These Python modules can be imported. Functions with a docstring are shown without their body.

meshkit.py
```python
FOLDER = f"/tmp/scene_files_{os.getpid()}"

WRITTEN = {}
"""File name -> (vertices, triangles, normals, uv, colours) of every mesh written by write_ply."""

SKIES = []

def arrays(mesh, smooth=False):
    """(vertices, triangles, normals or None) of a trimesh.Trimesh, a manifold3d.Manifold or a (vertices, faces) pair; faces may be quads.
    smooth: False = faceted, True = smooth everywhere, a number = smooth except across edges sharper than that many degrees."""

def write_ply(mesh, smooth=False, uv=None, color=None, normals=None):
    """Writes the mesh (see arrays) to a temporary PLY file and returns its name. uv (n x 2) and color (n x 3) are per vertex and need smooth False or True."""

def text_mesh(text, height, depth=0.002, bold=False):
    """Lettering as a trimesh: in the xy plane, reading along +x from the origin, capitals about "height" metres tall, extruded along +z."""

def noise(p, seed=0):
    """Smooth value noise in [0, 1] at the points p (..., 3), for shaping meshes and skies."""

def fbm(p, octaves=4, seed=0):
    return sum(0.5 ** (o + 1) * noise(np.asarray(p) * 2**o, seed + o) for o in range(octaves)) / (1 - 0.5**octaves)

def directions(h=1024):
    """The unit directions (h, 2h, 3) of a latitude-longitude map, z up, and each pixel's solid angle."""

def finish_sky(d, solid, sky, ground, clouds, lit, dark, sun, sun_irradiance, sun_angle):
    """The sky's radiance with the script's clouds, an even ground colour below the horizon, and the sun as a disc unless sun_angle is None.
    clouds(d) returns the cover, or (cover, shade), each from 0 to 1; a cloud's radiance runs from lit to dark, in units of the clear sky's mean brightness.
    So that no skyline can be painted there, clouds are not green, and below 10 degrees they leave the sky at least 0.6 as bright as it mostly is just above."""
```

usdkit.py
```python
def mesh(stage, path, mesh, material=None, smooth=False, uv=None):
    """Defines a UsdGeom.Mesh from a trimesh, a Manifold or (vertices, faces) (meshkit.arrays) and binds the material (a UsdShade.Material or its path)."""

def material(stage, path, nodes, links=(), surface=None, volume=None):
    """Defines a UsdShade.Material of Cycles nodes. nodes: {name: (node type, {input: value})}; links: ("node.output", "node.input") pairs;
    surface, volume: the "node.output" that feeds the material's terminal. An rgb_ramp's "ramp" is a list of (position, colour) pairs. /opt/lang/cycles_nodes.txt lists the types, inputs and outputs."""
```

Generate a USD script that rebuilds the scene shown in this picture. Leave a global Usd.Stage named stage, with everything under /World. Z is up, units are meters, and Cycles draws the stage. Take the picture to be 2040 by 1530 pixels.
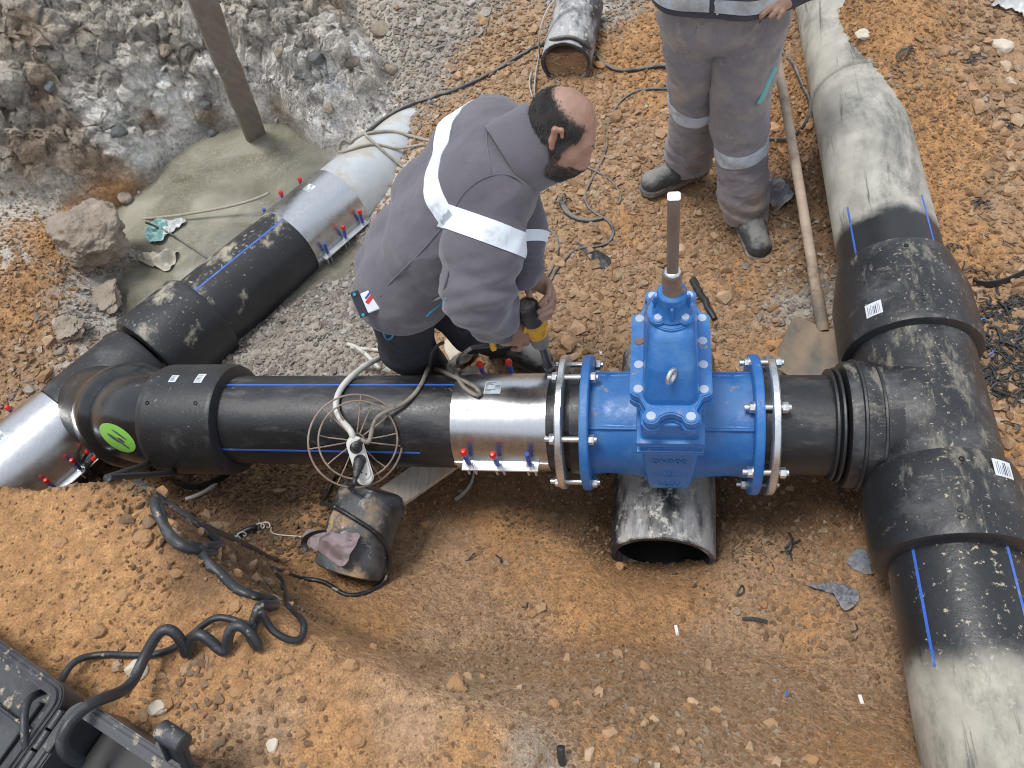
import math, numpy as np, trimesh, shapely, usdkit, meshkit
from scipy.interpolate import RBFInterpolator, CubicSpline
from scipy.spatial import cKDTree
import manifold3d as m3
from pxr import Usd, UsdGeom, UsdLux, UsdShade, Gf, Sdf, Vt

stage = Usd.Stage.CreateInMemory()
UsdGeom.SetStageUpAxis(stage, 'Z'); UsdGeom.SetStageMetersPerUnit(stage, 1.0)
UsdGeom.Xform.Define(stage, '/World'); UsdGeom.Scope.Define(stage, '/World/Looks')

# ---------------------------------------------------------------- camera, sky, light, exposure
CAM = np.array([-0.02578, -1.24850, 2.65641])
ROT = np.array([[0.9816489, 0.1049913, -0.1591928], [0.0035325, -0.8446608, -0.5352902], [-0.1906648, 0.5249047, -0.8295312]])
FPX, CX, CY = 1530.0, 1020.0, 765.0                                   # a 26 mm phone lens: 2040 pixels across
cam = UsdGeom.Camera.Define(stage, '/World/camera')
cam.CreateHorizontalApertureAttr(36.0); cam.CreateVerticalApertureAttr(27.0); cam.CreateFocalLengthAttr(27.0)
cam.CreateClippingRangeAttr(Gf.Vec2f(0.05, 1000.0))
cam.AddTransformOp().Set(Gf.Matrix4d(*[float(x) for x in np.vstack([np.c_[np.stack([ROT[0], -ROT[1], -ROT[2]]), np.zeros(3)], [*CAM, 1]]).ravel()]))
EXPOSURE = 0.72
cam.CreateExposureAttr(EXPOSURE)
SUN_DIR = np.array([-0.22, 0.02, 0.97]); SUN_DIR /= np.linalg.norm(SUN_DIR)
dome = UsdLux.DomeLight.Define(stage, '/World/sky'); dome.CreateIntensityAttr(1.0)
sky_mat = usdkit.material(stage, '/World/Looks/sky_overcast', {
    'sky': ('sky_texture', {'sky_type': 'single_scattering', 'sun_disc': False, 'sun_elevation': math.asin(SUN_DIR[2]), 'sun_rotation': math.atan2(SUN_DIR[0], SUN_DIR[1]), 'aerosol_density': 2.0}),
    'tc': ('texture_coordinate', {}), 'n': ('noise_texture', {'scale': 2.2, 'detail': 5.0, 'roughness': 0.6}),
    'cl': ('rgb_ramp', {'ramp': [(0.25, (4.9, 5.6, 6.6)), (0.5, (7.2, 7.9, 8.9)), (0.75, (10.0, 10.6, 11.4))]}),
    'mx': ('mix_color', {'fac': 0.82}), 'b': ('background_shader', {'strength': 0.084})},
    [('tc.generated', 'n.vector'), ('n.fac', 'cl.fac'), ('sky.color', 'mx.a'), ('cl.color', 'mx.b'), ('mx.result', 'b.color')], surface='b.background')
UsdShade.MaterialBindingAPI.Apply(dome.GetPrim()).Bind(sky_mat)
dome.GetPrim().SetCustomDataByKey('kind', 'structure')
sun = UsdLux.DistantLight.Define(stage, '/World/sun')
sun.CreateNormalizeAttr(True); sun.CreateIntensityAttr(0.46); sun.CreateAngleAttr(20.0); sun.CreateColorAttr(Gf.Vec3f(1.0, 0.97, 0.93))
_r = Gf.Rotation(Gf.Vec3d(0, 0, 1), Gf.Vec3d(*[float(x) for x in SUN_DIR]))
sun.AddTransformOp().Set(Gf.Matrix4d().SetRotate(_r))

# ---------------------------------------------------------------- helpers
rng = np.random.default_rng(11)
def norm(v): v = np.asarray(v, float); return v / np.linalg.norm(v)
def ray(px, py): return np.array([(px - CX) / FPX, (py - CY) / FPX, 1.0]) @ ROT
def atz(px, py, z): d = ray(px, py); return CAM + d * (z - CAM[2]) / d[2]
def aty(px, py, y): d = ray(px, py); return CAM + d * (y - CAM[1]) / d[1]
def atx(px, py, x): d = ray(px, py); return CAM + d * (x - CAM[0]) / d[0]
def project(p):
    q = (np.asarray(p, float) - CAM) @ ROT.T
    return np.stack([CX + FPX * q[..., 0] / q[..., 2], CY + FPX * q[..., 1] / q[..., 2], q[..., 2]], -1)

used = {}
def numbered(path):
    n = used[path] = used.get(path, -1) + 1
    return path if n == 0 else f'{path}_{n:03d}'
ORIGIN = {}
def keys(p, label=None, cat=None, group=None, kind=None):
    for k, v in (('label', label), ('category', cat), ('group', group), ('kind', kind)):
        if v: p.SetCustomDataByKey(k, v)
    return p
def thing(name, label, cat, loc=(0, 0, 0), group=None, kind=None):
    path = numbered('/World/' + name)
    x = UsdGeom.Xform.Define(stage, path); x.AddTranslateOp().Set(Gf.Vec3d(*[float(t) for t in loc]))
    ORIGIN[path] = np.asarray(loc, float)
    return keys(x.GetPrim(), label, cat, group, kind)
def obj(name, mesh, mat, parent=None, smooth=35, label=None, cat=None, group=None, kind=None, loc=None):
    """One mesh prim, its points given in world coordinates."""
    base = str(parent.GetPath()) if parent is not None else '/World'
    path = numbered(base + '/' + name)
    if not (isinstance(mesh, trimesh.Trimesh) or hasattr(mesh, 'to_mesh')): mesh = trimesh.Trimesh(np.asarray(mesh[0]), np.asarray(mesh[1]), process=False)
    o = ORIGIN.get(base, np.zeros(3))
    if parent is None and loc is not None: o = np.asarray(loc, float)
    if hasattr(mesh, 'to_mesh'):
        mm = mesh.to_mesh(); mesh = trimesh.Trimesh(mm.vert_properties[:, :3], mm.tri_verts, process=False)
    mesh = mesh.copy(); mesh.vertices = mesh.vertices - o
    g = usdkit.mesh(stage, path, mesh, mat, smooth=smooth)
    if parent is None and loc is not None: g.AddTranslateOp().Set(Gf.Vec3d(*[float(t) for t in o]))
    ORIGIN[path] = o
    return keys(g.GetPrim(), label, cat, group, kind)
def cat_mesh(*ms): return trimesh.util.concatenate([m if isinstance(m, trimesh.Trimesh) else to_tri(m) for m in ms])
def to_tri(m):
    if hasattr(m, 'to_mesh'):
        mm = m.to_mesh(); return trimesh.Trimesh(mm.vert_properties[:, :3], mm.tri_verts, process=False)
    return trimesh.Trimesh(np.asarray(m[0]), np.asarray(m[1]), process=False)
def frame(u, up=(0, 0, 1)):
    u = norm(u); up = np.asarray(up, float)
    if abs(u @ norm(up)) > 0.98: up = np.array([0, 1.0, 0])
    b = norm(up - u * (up @ u)); a = np.cross(b, u)                       # a = sideways, b = up-ish
    return u, a, b
def grid_faces(n, m, wrap=False):
    i, j = np.meshgrid(np.arange(n - 1), np.arange(m if wrap else m - 1), indexing='ij')
    j2 = (j + 1) % m
    q = np.stack([i * m + j, (i + 1) * m + j, (i + 1) * m + j2, i * m + j2], -1).reshape(-1, 4)
    return np.vstack([q[:, [0, 1, 2]], q[:, [0, 2, 3]]])
def lathe(profile, A, u, n=72, closed=True, up=(0, 0, 1)):
    """Surface of revolution: profile of (distance along u from A, radius); closed joins its two ends."""
    pr = np.asarray(profile, float); A = np.asarray(A, float); u, a, b = frame(u, up)
    t = np.arange(n) * 2 * np.pi / n
    if closed: pr = np.vstack([pr, pr[:1]])
    ring = np.cos(t)[:, None] * b + np.sin(t)[:, None] * a
    v = A + pr[:, None, :1] * u + pr[:, None, 1:] * ring[None]
    m = trimesh.Trimesh(v.reshape(-1, 3), grid_faces(len(pr), n, True), process=False)
    m.merge_vertices(); m.update_faces(m.nondegenerate_faces())
    if m.is_watertight and m.volume < 0: m.invert()
    return m
def tube(points, radius, sides=10, cap=True, flat=None):
    """A swept tube; radius may vary; flat=(w, h, normal) sweeps a thin rectangle-like oval instead."""
    p = np.asarray(points, float); k = len(p)
    t = np.gradient(p, axis=0); t /= np.linalg.norm(t, axis=1, keepdims=True) + 1e-12
    a = np.zeros_like(p); ref = np.array([0, 0, 1.0]) if abs(t[0, 2]) < .9 else np.array([1.0, 0, 0])
    a[0] = norm(np.cross(t[0], ref))
    for i in range(1, k): a[i] = norm(a[i - 1] - t[i] * (a[i - 1] @ t[i]))
    b = np.cross(t, a)
    r = np.broadcast_to(np.asarray(radius, float), (k,)); ang = np.arange(sides) * 2 * np.pi / sides
    sx, sy = (1, 1) if flat is None else flat
    v = p[:, None] + r[:, None, None] * (sx * np.cos(ang)[None, :, None] * a[:, None] + sy * np.sin(ang)[None, :, None] * b[:, None])
    f = grid_faces(k, sides, True); v = v.reshape(-1, 3)
    if cap:
        n0 = len(v); v = np.vstack([v, p[:1], p[-1:]]); j = np.arange(sides); j2 = (j + 1) % sides
        f = np.vstack([f, np.stack([np.full(sides, n0), j, j2], 1), np.stack([np.full(sides, n0 + 1), (k - 1) * sides + j2, (k - 1) * sides + j], 1)])
    m = trimesh.Trimesh(v, f, process=False)
    if m.volume < 0: m.invert()
    return m
def spline(pts, n=60):
    p = np.asarray(pts, float); s = np.r_[0, np.cumsum(np.linalg.norm(np.diff(p, axis=0), axis=1) ** .7 + 1e-6)]
    return CubicSpline(s, p, axis=0)(np.linspace(0, s[-1], n))
def wind(mesh):
    mesh.merge_vertices(); trimesh.repair.fix_normals(mesh); return mesh
def cylinder(A, B, r, n=24, r2=None, bev=0.0):
    A = np.asarray(A, float); B = np.asarray(B, float); L = np.linalg.norm(B - A); r2 = r if r2 is None else r2
    pr = [(0, 0), (0, r - bev), (bev, r), (L - bev, r2), (L, r2 - bev), (L, 0)] if bev else [(0, 0), (0, r), (L, r2), (L, 0)]
    return lathe(pr, A, B - A, n, closed=False)
def box(c, size, axes=None, bev=0.0):
    """A box (bevelled when bev > 0) at c with half axes along the rows of axes."""
    s = np.asarray(size, float) / 2; axes = np.eye(3) if axes is None else np.asarray(axes, float)
    if bev:
        q = np.array([(x, y, z) for x in (-1, 1) for y in (-1, 1) for z in (-1, 1)], float)
        pts = np.vstack([q * (s - bev * (1 - np.eye(3)[k])) for k in range(3)])
        m = trimesh.Trimesh(pts).convex_hull
    else: m = trimesh.creation.box(2 * s)
    m.vertices = m.vertices @ axes + np.asarray(c, float); return m
def hull(pts): return trimesh.Trimesh(np.asarray(pts, float)).convex_hull
def hexnut(A, u, r, h, turn=0.0):
    m = lathe([(0, 0), (0, r * .9), (h * .12, r), (h * .88, r), (h, r * .9), (h, 0)], A, u, 6, closed=False); return m
def arc_patch(A, u, r, s0, s1, p0, p1, thick=0.0012, ns=2, na=12, up=(0, 0, 1), shape=None):
    """A thin curved plate on a cylinder: from s0 to s1 along the axis, from angle p0 to p1 (degrees, 0 = up, positive towards sideways a)."""
    u, a, b = frame(u, up); S = np.linspace(s0, s1, ns); T = np.radians(np.linspace(p0, p1, na)); out = []
    for rr in (r, r + thick):
        out.append((np.asarray(A) + S[:, None, None] * u + rr * (np.cos(T)[None, :, None] * b + np.sin(T)[None, :, None] * a)).reshape(-1, 3))
    f = grid_faces(ns, na); k = ns * na; e = []
    loop = [i * na for i in range(ns)] + [(ns - 1) * na + j for j in range(1, na)] + [i * na + na - 1 for i in range(ns - 2, -1, -1)] + list(range(na - 2, 0, -1))
    for q in range(len(loop)):
        i, j = loop[q], loop[(q + 1) % len(loop)]; e += [[i, j, j + k], [i, j + k, i + k]]
    return wind(trimesh.Trimesh(np.vstack(out), np.vstack([f[:, ::-1], f + k, e]), process=False))

# signed distance bodies: soft unions of tapered bones, meshed by surface nets
def bone(a, b, ra, rb=None):
    a = np.asarray(a, float); b = np.asarray(b, float); rb = ra if rb is None else rb
    d = b - a; L = d @ d + 1e-12
    def f(p):
        t = np.clip((p - a) @ d / L, 0, 1)
        return np.linalg.norm(p - a - t[:, None] * d, axis=1) - (ra + t * (rb - ra))
    f.lo = np.minimum(a - ra, b - rb); f.hi = np.maximum(a + ra, b + rb); return f
def blob(c, radii, axes=None):
    c = np.asarray(c, float); radii = np.asarray(radii, float); axes = np.eye(3) if axes is None else np.asarray(axes, float)
    def f(p):
        q = (p - c) @ axes.T / radii; k = np.linalg.norm(q, axis=1)
        return (k - 1) * radii.min() * np.where(k < 1, 1, 1) if False else k * (k - 1) / (np.linalg.norm(q / radii, axis=1) + 1e-9)
    R = radii.max(); f.lo = c - R; f.hi = c + R; return f
def soft(fs, k):
    def f(p):
        d = fs[0](p)
        for g in fs[1:]:
            e = g(p); h = np.maximum(k - np.abs(d - e), 0) / k; d = np.minimum(d, e) - h * h * k * .25
        return d
    f.lo = np.min([g.lo for g in fs], 0); f.hi = np.max([g.hi for g in fs], 0); return f
def surfnet(f, h, pad=None, lo=None, hi=None):
    pad = 2.5 * h if pad is None else pad
    lo = f.lo - pad if lo is None else np.asarray(lo, float); hi = f.hi + pad if hi is None else np.asarray(hi, float)
    n = np.ceil((hi - lo) / h).astype(int) + 1
    ax = [lo[i] + h * np.arange(n[i]) for i in range(3)]
    P = np.stack(np.meshgrid(*ax, indexing='ij'), -1).reshape(-1, 3)
    B = 6; nb = -(-n // B); cb = np.stack(np.meshgrid(*[lo[i] + h * (np.arange(nb[i]) * B + (B - 1) / 2) for i in range(3)], indexing='ij'), -1).reshape(-1, 3)
    cv = f(cb).reshape(nb); near = np.abs(cv) < h * B * 1.35                  # exact values only in blocks near the surface
    up = lambda a: np.repeat(np.repeat(np.repeat(a, B, 0), B, 1), B, 2)[:n[0], :n[1], :n[2]]
    V = up(cv).reshape(-1); w = np.where(up(near).reshape(-1))[0]
    for c in np.array_split(w, max(1, len(w) // 300000)): V[c] = f(P[c])
    V = V.reshape(n)
    S = V < 0; m = n - 1
    cnt = np.zeros(m, int); acc = np.zeros((*m, 3))
    sl = lambda o: tuple(slice(o[i], o[i] + m[i]) for i in range(3))
    for axis in range(3):
        for o1 in (0, 1):
            for o2 in (0, 1):
                o = [0, 0, 0]; oth = [i for i in range(3) if i != axis]; o[oth[0]] = o1; o[oth[1]] = o2
                e = list(o); e[axis] = 1
                v0, v1 = V[sl(o)], V[sl(e)]; c = (v0 < 0) != (v1 < 0)
                t = np.where(c, v0 / np.where(c, v0 - v1, 1), 0)
                cnt += c
                for k in range(3): acc[..., k] += np.where(c, (t if k == axis else o[k]), 0)
    cell = cnt > 0; idx = -np.ones(m, int); idx[cell] = np.arange(cell.sum())
    verts = lo + h * (np.argwhere(cell) + acc[cell] / cnt[cell][:, None]); F = []
    for axis in range(3):
        o1, o2 = [(1, 2), (2, 0), (0, 1)][axis]
        s0 = [slice(1, m[i]) for i in range(3)]; s0[axis] = slice(0, m[axis])
        e0 = tuple(s0); s1 = list(s0); s1[axis] = slice(1, m[axis] + 1); e1 = tuple(s1)
        A, B = S[e0], S[e1]; w = np.argwhere(A != B)
        if not len(w): continue
        flip = A[tuple(w.T)]; c = w.copy()
        for i in range(3):
            if i != axis: c[:, i] += 1
        def at(d1, d2):
            q = c.copy(); q[:, o1] -= d1; q[:, o2] -= d2; return idx[tuple(q.T)]
        Q = np.stack([at(0, 0), at(1, 0), at(1, 1), at(0, 1)], 1); Q[~flip] = Q[~flip][:, ::-1]
        F.append(Q)
    Q = np.vstack(F)
    M = trimesh.Trimesh(verts, np.vstack([Q[:, [0, 1, 2]], Q[:, [0, 2, 3]]]), process=False)
    if M.volume < 0: M.invert()
    return M
def vnormals(m):
    return meshkit.arrays(m, True)[2]
def shell_patch(m, mask, off, thick=None):
    """The part of a surface where mask (per vertex) holds, lifted by off along its normals and closed at its rim down to the surface."""
    n = vnormals(m); F = m.faces[mask[m.faces].all(1)]
    ids, inv = np.unique(F, return_inverse=True); F = inv.reshape(-1, 3); k = len(ids)
    o = off if np.ndim(off) == 0 else np.asarray(off)[ids][:, None]
    top = m.vertices[ids] + n[ids] * o; low = m.vertices[ids] - n[ids] * .001
    E = np.vstack([F[:, [0, 1]], F[:, [1, 2]], F[:, [2, 0]]]); key = np.sort(E, 1)
    _, i0, c = np.unique(key, axis=0, return_index=True, return_counts=True); B = E[i0[c == 1]]
    r = trimesh.Trimesh(np.vstack([top, low]), np.vstack([F, np.c_[B[:, 0], B[:, 0] + k, B[:, 1]], np.c_[B[:, 1], B[:, 0] + k, B[:, 1] + k]]), process=False)
    r.remove_unreferenced_vertices(); return r
def band(m, p, n, w, off=.004, sel=None):
    """A strip of a surface between two planes, as a shell lifted off it."""
    n = norm(n); s = trimesh.intersections.slice_mesh_plane(m, n, np.asarray(p) - n * w / 2); s = trimesh.intersections.slice_mesh_plane(s, -n, np.asarray(p) + n * w / 2)
    if sel is not None:
        s.merge_vertices(); keep = [c for c in s.split(only_watertight=False) if sel(c.vertices.mean(0))]
        s = trimesh.util.concatenate(keep)
    s.merge_vertices()
    return shell_patch(s, np.ones(len(s.vertices), bool), off)

# ---------------------------------------------------------------- materials
MATS = {}
def mat(name, col, col2=None, scale=8.0, rough=.6, rough2=None, metal=0.0, bump=0.0, bscale=60.0, dust=None, spec=.5, detail=6.0, extra=None, sheen=0.0, coat=0.0, vcol=False, stretch=None):
    """Procedural principled material. dust=(colour, threshold, softness, scale[, up]) lays dirt over it: in noise patches, on upward faces when up."""
    N = {'tc': ('texture_coordinate', {}), 'mp': ('mapping', {'scale': stretch or (1, 1, 1)}), 'n': ('noise_texture', {'scale': scale, 'detail': detail, 'roughness': .62}),
         'n2': ('noise_texture', {'scale': bscale, 'detail': 5.0, 'roughness': .65}), 'p': ('principled_bsdf', {'metallic': metal, 'specular_ior_level': spec, 'sheen_weight': sheen, 'coat_weight': coat, 'roughness': rough}),
         'rp': ('rgb_ramp', {'ramp': [(.32, col), (.68, col2 or col)]})}
    L = [('tc.object', 'mp.vector'), ('mp.vector', 'n.vector'), ('tc.object', 'n2.vector'), ('n.fac', 'rp.fac')]
    out = 'rp.color'
    if rough2 is not None:
        N['rr'] = ('map_range', {'from_min': .3, 'from_max': .7, 'to_min': rough, 'to_max': rough2}); L += [('n2.fac', 'rr.value')]; rsock = 'rr.result'
    else: rsock = None
    if vcol:
        N['at'] = ('attribute', {'attribute': 'Cd'}); N['mv'] = ('mix_color', {'blend_type': 'multiply', 'fac': 1.0}); L += [('at.color', 'mv.a'), (out, 'mv.b')]; out = 'mv.result'
    for q, d in enumerate(dust if isinstance(dust, list) else [dust] if dust else []):
        dc, th, so, ds = d[:4]; up = d[4] if len(d) > 4 else 0; st = d[5] if len(d) > 5 else (1, 1, 1); amt = d[6] if len(d) > 6 else 1.0
        k = f'd{q}'
        N[k + 'm'] = ('mapping', {'scale': st, 'location': (3.1 * q, 1.7 * q, .3 * q)}); N[k + 'n'] = ('noise_texture', {'scale': ds, 'detail': 9.0, 'roughness': .68})
        L += [('tc.object', k + 'm.vector'), (k + 'm.vector', k + 'n.vector')]; s = k + 'n.fac'
        if up:
            N[k + 'g'] = ('geometry', {}); N[k + 'x'] = ('separate_xyz', {}); N[k + 'u'] = ('math', {'math_type': 'multiply_add', 'value2': up, 'value3': -up * .5})
            N[k + 'a'] = ('math', {'math_type': 'add'})
            L += [(k + 'g.normal', k + 'x.vector'), (k + 'x.z', k + 'u.value1'), (s, k + 'a.value1'), (k + 'u.value', k + 'a.value2')]; s = k + 'a.value'
        N[k + 'r'] = ('map_range', {'range_type': 'smoothstep', 'from_min': th - so, 'from_max': th + so, 'to_min': 0.0, 'to_max': amt, 'clamp': True}); L += [(s, k + 'r.value')]
        N[k + 'c'] = ('mix_color', {'b': dc}); L += [(k + 'r.result', k + 'c.fac'), (out, k + 'c.a')]; out = k + 'c.result'
        N[k + 'q'] = ('mix_float', {'a': rough, 'b': .9}); L += [(k + 'r.result', k + 'q.fac')]
        if rsock: L += [(rsock, k + 'q.a')]
        rsock = k + 'q.result'
        if metal:
            N[k + 'w'] = ('mix_float', {'a': metal, 'b': 0.0}); L += [(k + 'r.result', k + 'w.fac')]; msock = k + 'w.result'
            L += [(msock, 'p.metallic')]
    if extra: out = extra(N, L, out)
    if isinstance(out, tuple): out, rsock = out
    L += [(out, 'p.base_color')]
    if rsock: L += [(rsock, 'p.roughness')]
    if bump:
        N['b'] = ('bump', {'strength': 1.0, 'distance': bump}); L += [('n2.fac', 'b.height'), ('b.normal', 'p.normal')]
    MATS[name] = usdkit.material(stage, '/World/Looks/' + name, N, L, surface='p.BSDF')
    return MATS[name]
# ---------------------------------------------------------------- the ground: trench floor, bank, rock wall, water
FLOOR = [  # picture position and height of points of the trench floor
 (1150,600,0),(1250,450,0),(1500,560,.06),(1600,700,.14),(1600,850,.14),(1420,430,.0),(1350,350,0),(1000,250,0),(950,150,.0),(1100,150,.03),(1250,100,.05),(1250,-40,.08),(1550,300,.08),
 (1580,100,.16),(1575,-60,.24),(1640,470,.16),(1775,112,.63),(1735,60,.65),(1715,-20,.66),(1820,165,.60),(1850,215,.53),(1865,280,.46),(1860,80,.62),(2000,100,.50),(1900,330,.42),(1930,460,.36),(1990,700,.3),(2060,900,.28),(2150,1200,.28),(2150,600,.35),(2150,0,.55),(2300,700,.4),
 (1600,1040,.10),(1660,1200,.17),(1700,1400,.22),(1720,1560,.26),(1500,1250,.13),(1480,1030,.0),(1230,990,-.05),(1130,1010,.0),(1320,1172,.10),(1320,1120,-.13),(1240,1105,-.08),(1400,1110,-.08),(1320,1060,-.13),(1280,1090,-.13),(1360,1090,-.13),(1170,1120,.12),(1450,1130,.10),(1000,1010,.02),(950,1150,.14),(850,1200,.22),(1100,1300,.22),
 (1300,1430,.24),(1500,1500,.24),(1150,1440,.35),(620,970,-.04),(480,960,-.08),(370,930,-.1),(600,1060,.14),(700,1160,.24),(500,1100,.18),(800,1010,.02),(620,1180,.34),(760,1290,.42),(420,1040,.0),
 (600,650,-.13),(540,690,-.13),(680,600,-.13),(700,700,-.08),(800,700,-.02),(900,700,.0),(1010,720,.02),(1100,700,.02),(900,200,.0),(840,240,-.03),(880,100,.03),(840,20,.12),(960,20,.1),(1080,-60,.12),
 (420,380,-.34),(350,450,-.34),(480,340,-.33),(600,320,-.3),(300,500,-.3),(420,470,-.3),(260,620,-.24),(650,560,-.22),(560,600,-.22),(500,640,-.22),
 (230,600,-.20),(275,570,-.30),(310,580,-.30),(255,500,-.26),(150,620,-.04),(60,560,.1),(120,440,.02),(60,680,.02),(-60,640,.15),(130,700,-.06),(20,760,-.04),(-100,800,0),(200,470,.0),(225,530,-.14),(-80,480,.2),(150,1000,-.1),(60,1000,-.1),(-100,980,-.1)]
fp = np.array([atz(*q) for q in FLOOR])
far = np.array([(x, y, z) for x, y, z in [(-6, 6, 0.2), (-2, 7, .3), (2, 7, .6), (5, 5, .7), (5, 0, .6), (4, -3, .6), (-7, 1, .3), (-6, -3, .3), (0, -4, .6)]], float)
fp = np.vstack([fp, far])
_rbf = RBFInterpolator(fp[:, :2], fp[:, 2], kernel='thin_plate_spline', smoothing=.002, degree=1)
ZB = 1.06
BANK = np.array([atz(px, py, ZB)[:2] for px, py in [(-120,962),(0,968),(60,978),(130,962),(190,966),(255,958),(285,985),(330,1030),(352,1075),(420,1140),(470,1180),(530,1228),(640,1290),(760,1360),(900,1440),(1010,1490),(1120,1540)]])
BANKP = np.vstack([[(-45, 1.2), (-6, -.1)], BANK, [(.25, -1.3), (1.2, -1.6), (3, -1.9), (45, -3), (45, -45), (-45, -45)]])
WALL = np.array([atz(px, py, z)[:2] for px, py, z in [(-700,330,.2),(-150,440,.1),(60,430,0),(170,420,-.1),(250,415,-.22),(300,385,-.22),(345,330,-.22),(420,288,-.22),(490,268,-.22),(560,262,-.22),(600,290,-.22),(640,305,-.22),(700,285,-.18),(745,255,-.1),(780,205,-.03),(770,150,.0),(735,80,.03),(715,0,.05),(690,-120,.1)]])
WALLP = np.vstack([WALL, [(-1.2, 9), (-1, 45), (-45, 45), (-45, WALL[0, 1])]])
_bp, _wp = shapely.Polygon(BANKP), shapely.Polygon(WALLP)
def sdist(poly, line, X, Y):
    pts = shapely.points(X, Y); d = shapely.distance(shapely.LineString(line), pts); return np.where(shapely.contains_xy(poly, X, Y), d, -d)
def smooth01(t): t = np.clip(t, 0, 1); return t * t * (3 - 2 * t)
def nz(x, y, f, seed, oct=4): return meshkit.fbm(np.stack([x * f, y * f, np.full_like(x, seed * 7.3)], -1), oct, seed) - .5
def height(X, Y):
    wx = X + .10 * nz(X, Y, 3.0, 1); wy = Y + .10 * nz(X, Y, 3.0, 2)
    z = _rbf(np.stack([X, Y], -1)) ; z = np.clip(z, -.4, .8)
    z = z + .05 * nz(X, Y, 3.2, 3) + .030 * nz(X, Y, 11, 4) + .016 * nz(X, Y, 34, 5, 3) + .006 * nz(X, Y, 90, 21, 2)
    dw = sdist(_wp, WALLP[:-2], X + .16 * nz(X, Y, 2.6, 6) + .06 * nz(X, Y, 9, 16), Y + .16 * nz(X, Y, 2.6, 7) + .06 * nz(X, Y, 9, 17))
    prof = np.interp(dw, [0, .05, .13, .30, .55, .9, 1.3, 2.2, 5], [0, .10, .26, .44, .66, .98, 1.28, 1.55, 1.7])
    rid = np.abs(nz(X * .8 + Y * .3, Y * .9, 5.5, 8)) * 2
    blk = meshkit.noise(np.stack([X * 9, Y * 9, prof * 14], -1), 3); blk2 = meshkit.noise(np.stack([X * 24, Y * 24, prof * 30], -1), 5)
    led = np.sin(prof * 30 + 5 * nz(X, Y, 2.2, 9) * 4)
    wz = prof + np.clip(dw * 6, 0, 1) * (.14 * (rid - .25) + .10 * (blk - .5) + .055 * (blk2 - .5) + .030 * led + .05 * nz(X, Y, 40, 10, 3))
    z = z * (1 - smooth01(dw / .5) * .9) + np.where(dw > 0, wz, 0)
    db = sdist(_bp, BANKP[:-2], X + .03 * nz(X, Y, 8, 11) + .012 * nz(X, Y, 30, 18), Y + .03 * nz(X, Y, 8, 12) + .012 * nz(X, Y, 30, 19))
    w = np.interp(X, [-1.0, -.7, -.2, .3], [.09, .16, .5, .7])
    zb = ZB + .05 * nz(X, Y, 2.3, 13) + .03 * nz(X, Y, 9, 14) + .024 * nz(X, Y, 26, 15) + .012 * nz(X, Y, 70, 20, 2) - .05 * (.10 - np.abs(nz(X, Y, 6, 23, 3))).clip(0) + np.interp(X, [-1.5, -.9, -.3, .3], [0.0, 0.0, -.06, -.15])
    t = smooth01(1 + db / w)
    return z * (1 - t) + zb * t, db, dw
def axis_coords(lo, hi, h, far):
    a = np.arange(lo, hi, h); o = h * 1.35 ** np.arange(1, 60); o = np.cumsum(o); o = o[o < far]
    return np.r_[lo - o[::-1], a, a[-1] + o]
GX = axis_coords(-4.3, 2.35, .0115, 40); GY = axis_coords(-1.35, 4.1, .0115, 40)
_X, _Y = np.meshgrid(GX, GY, indexing='ij'); _z, _db, _dw = height(_X.ravel(), _Y.ravel())
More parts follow.
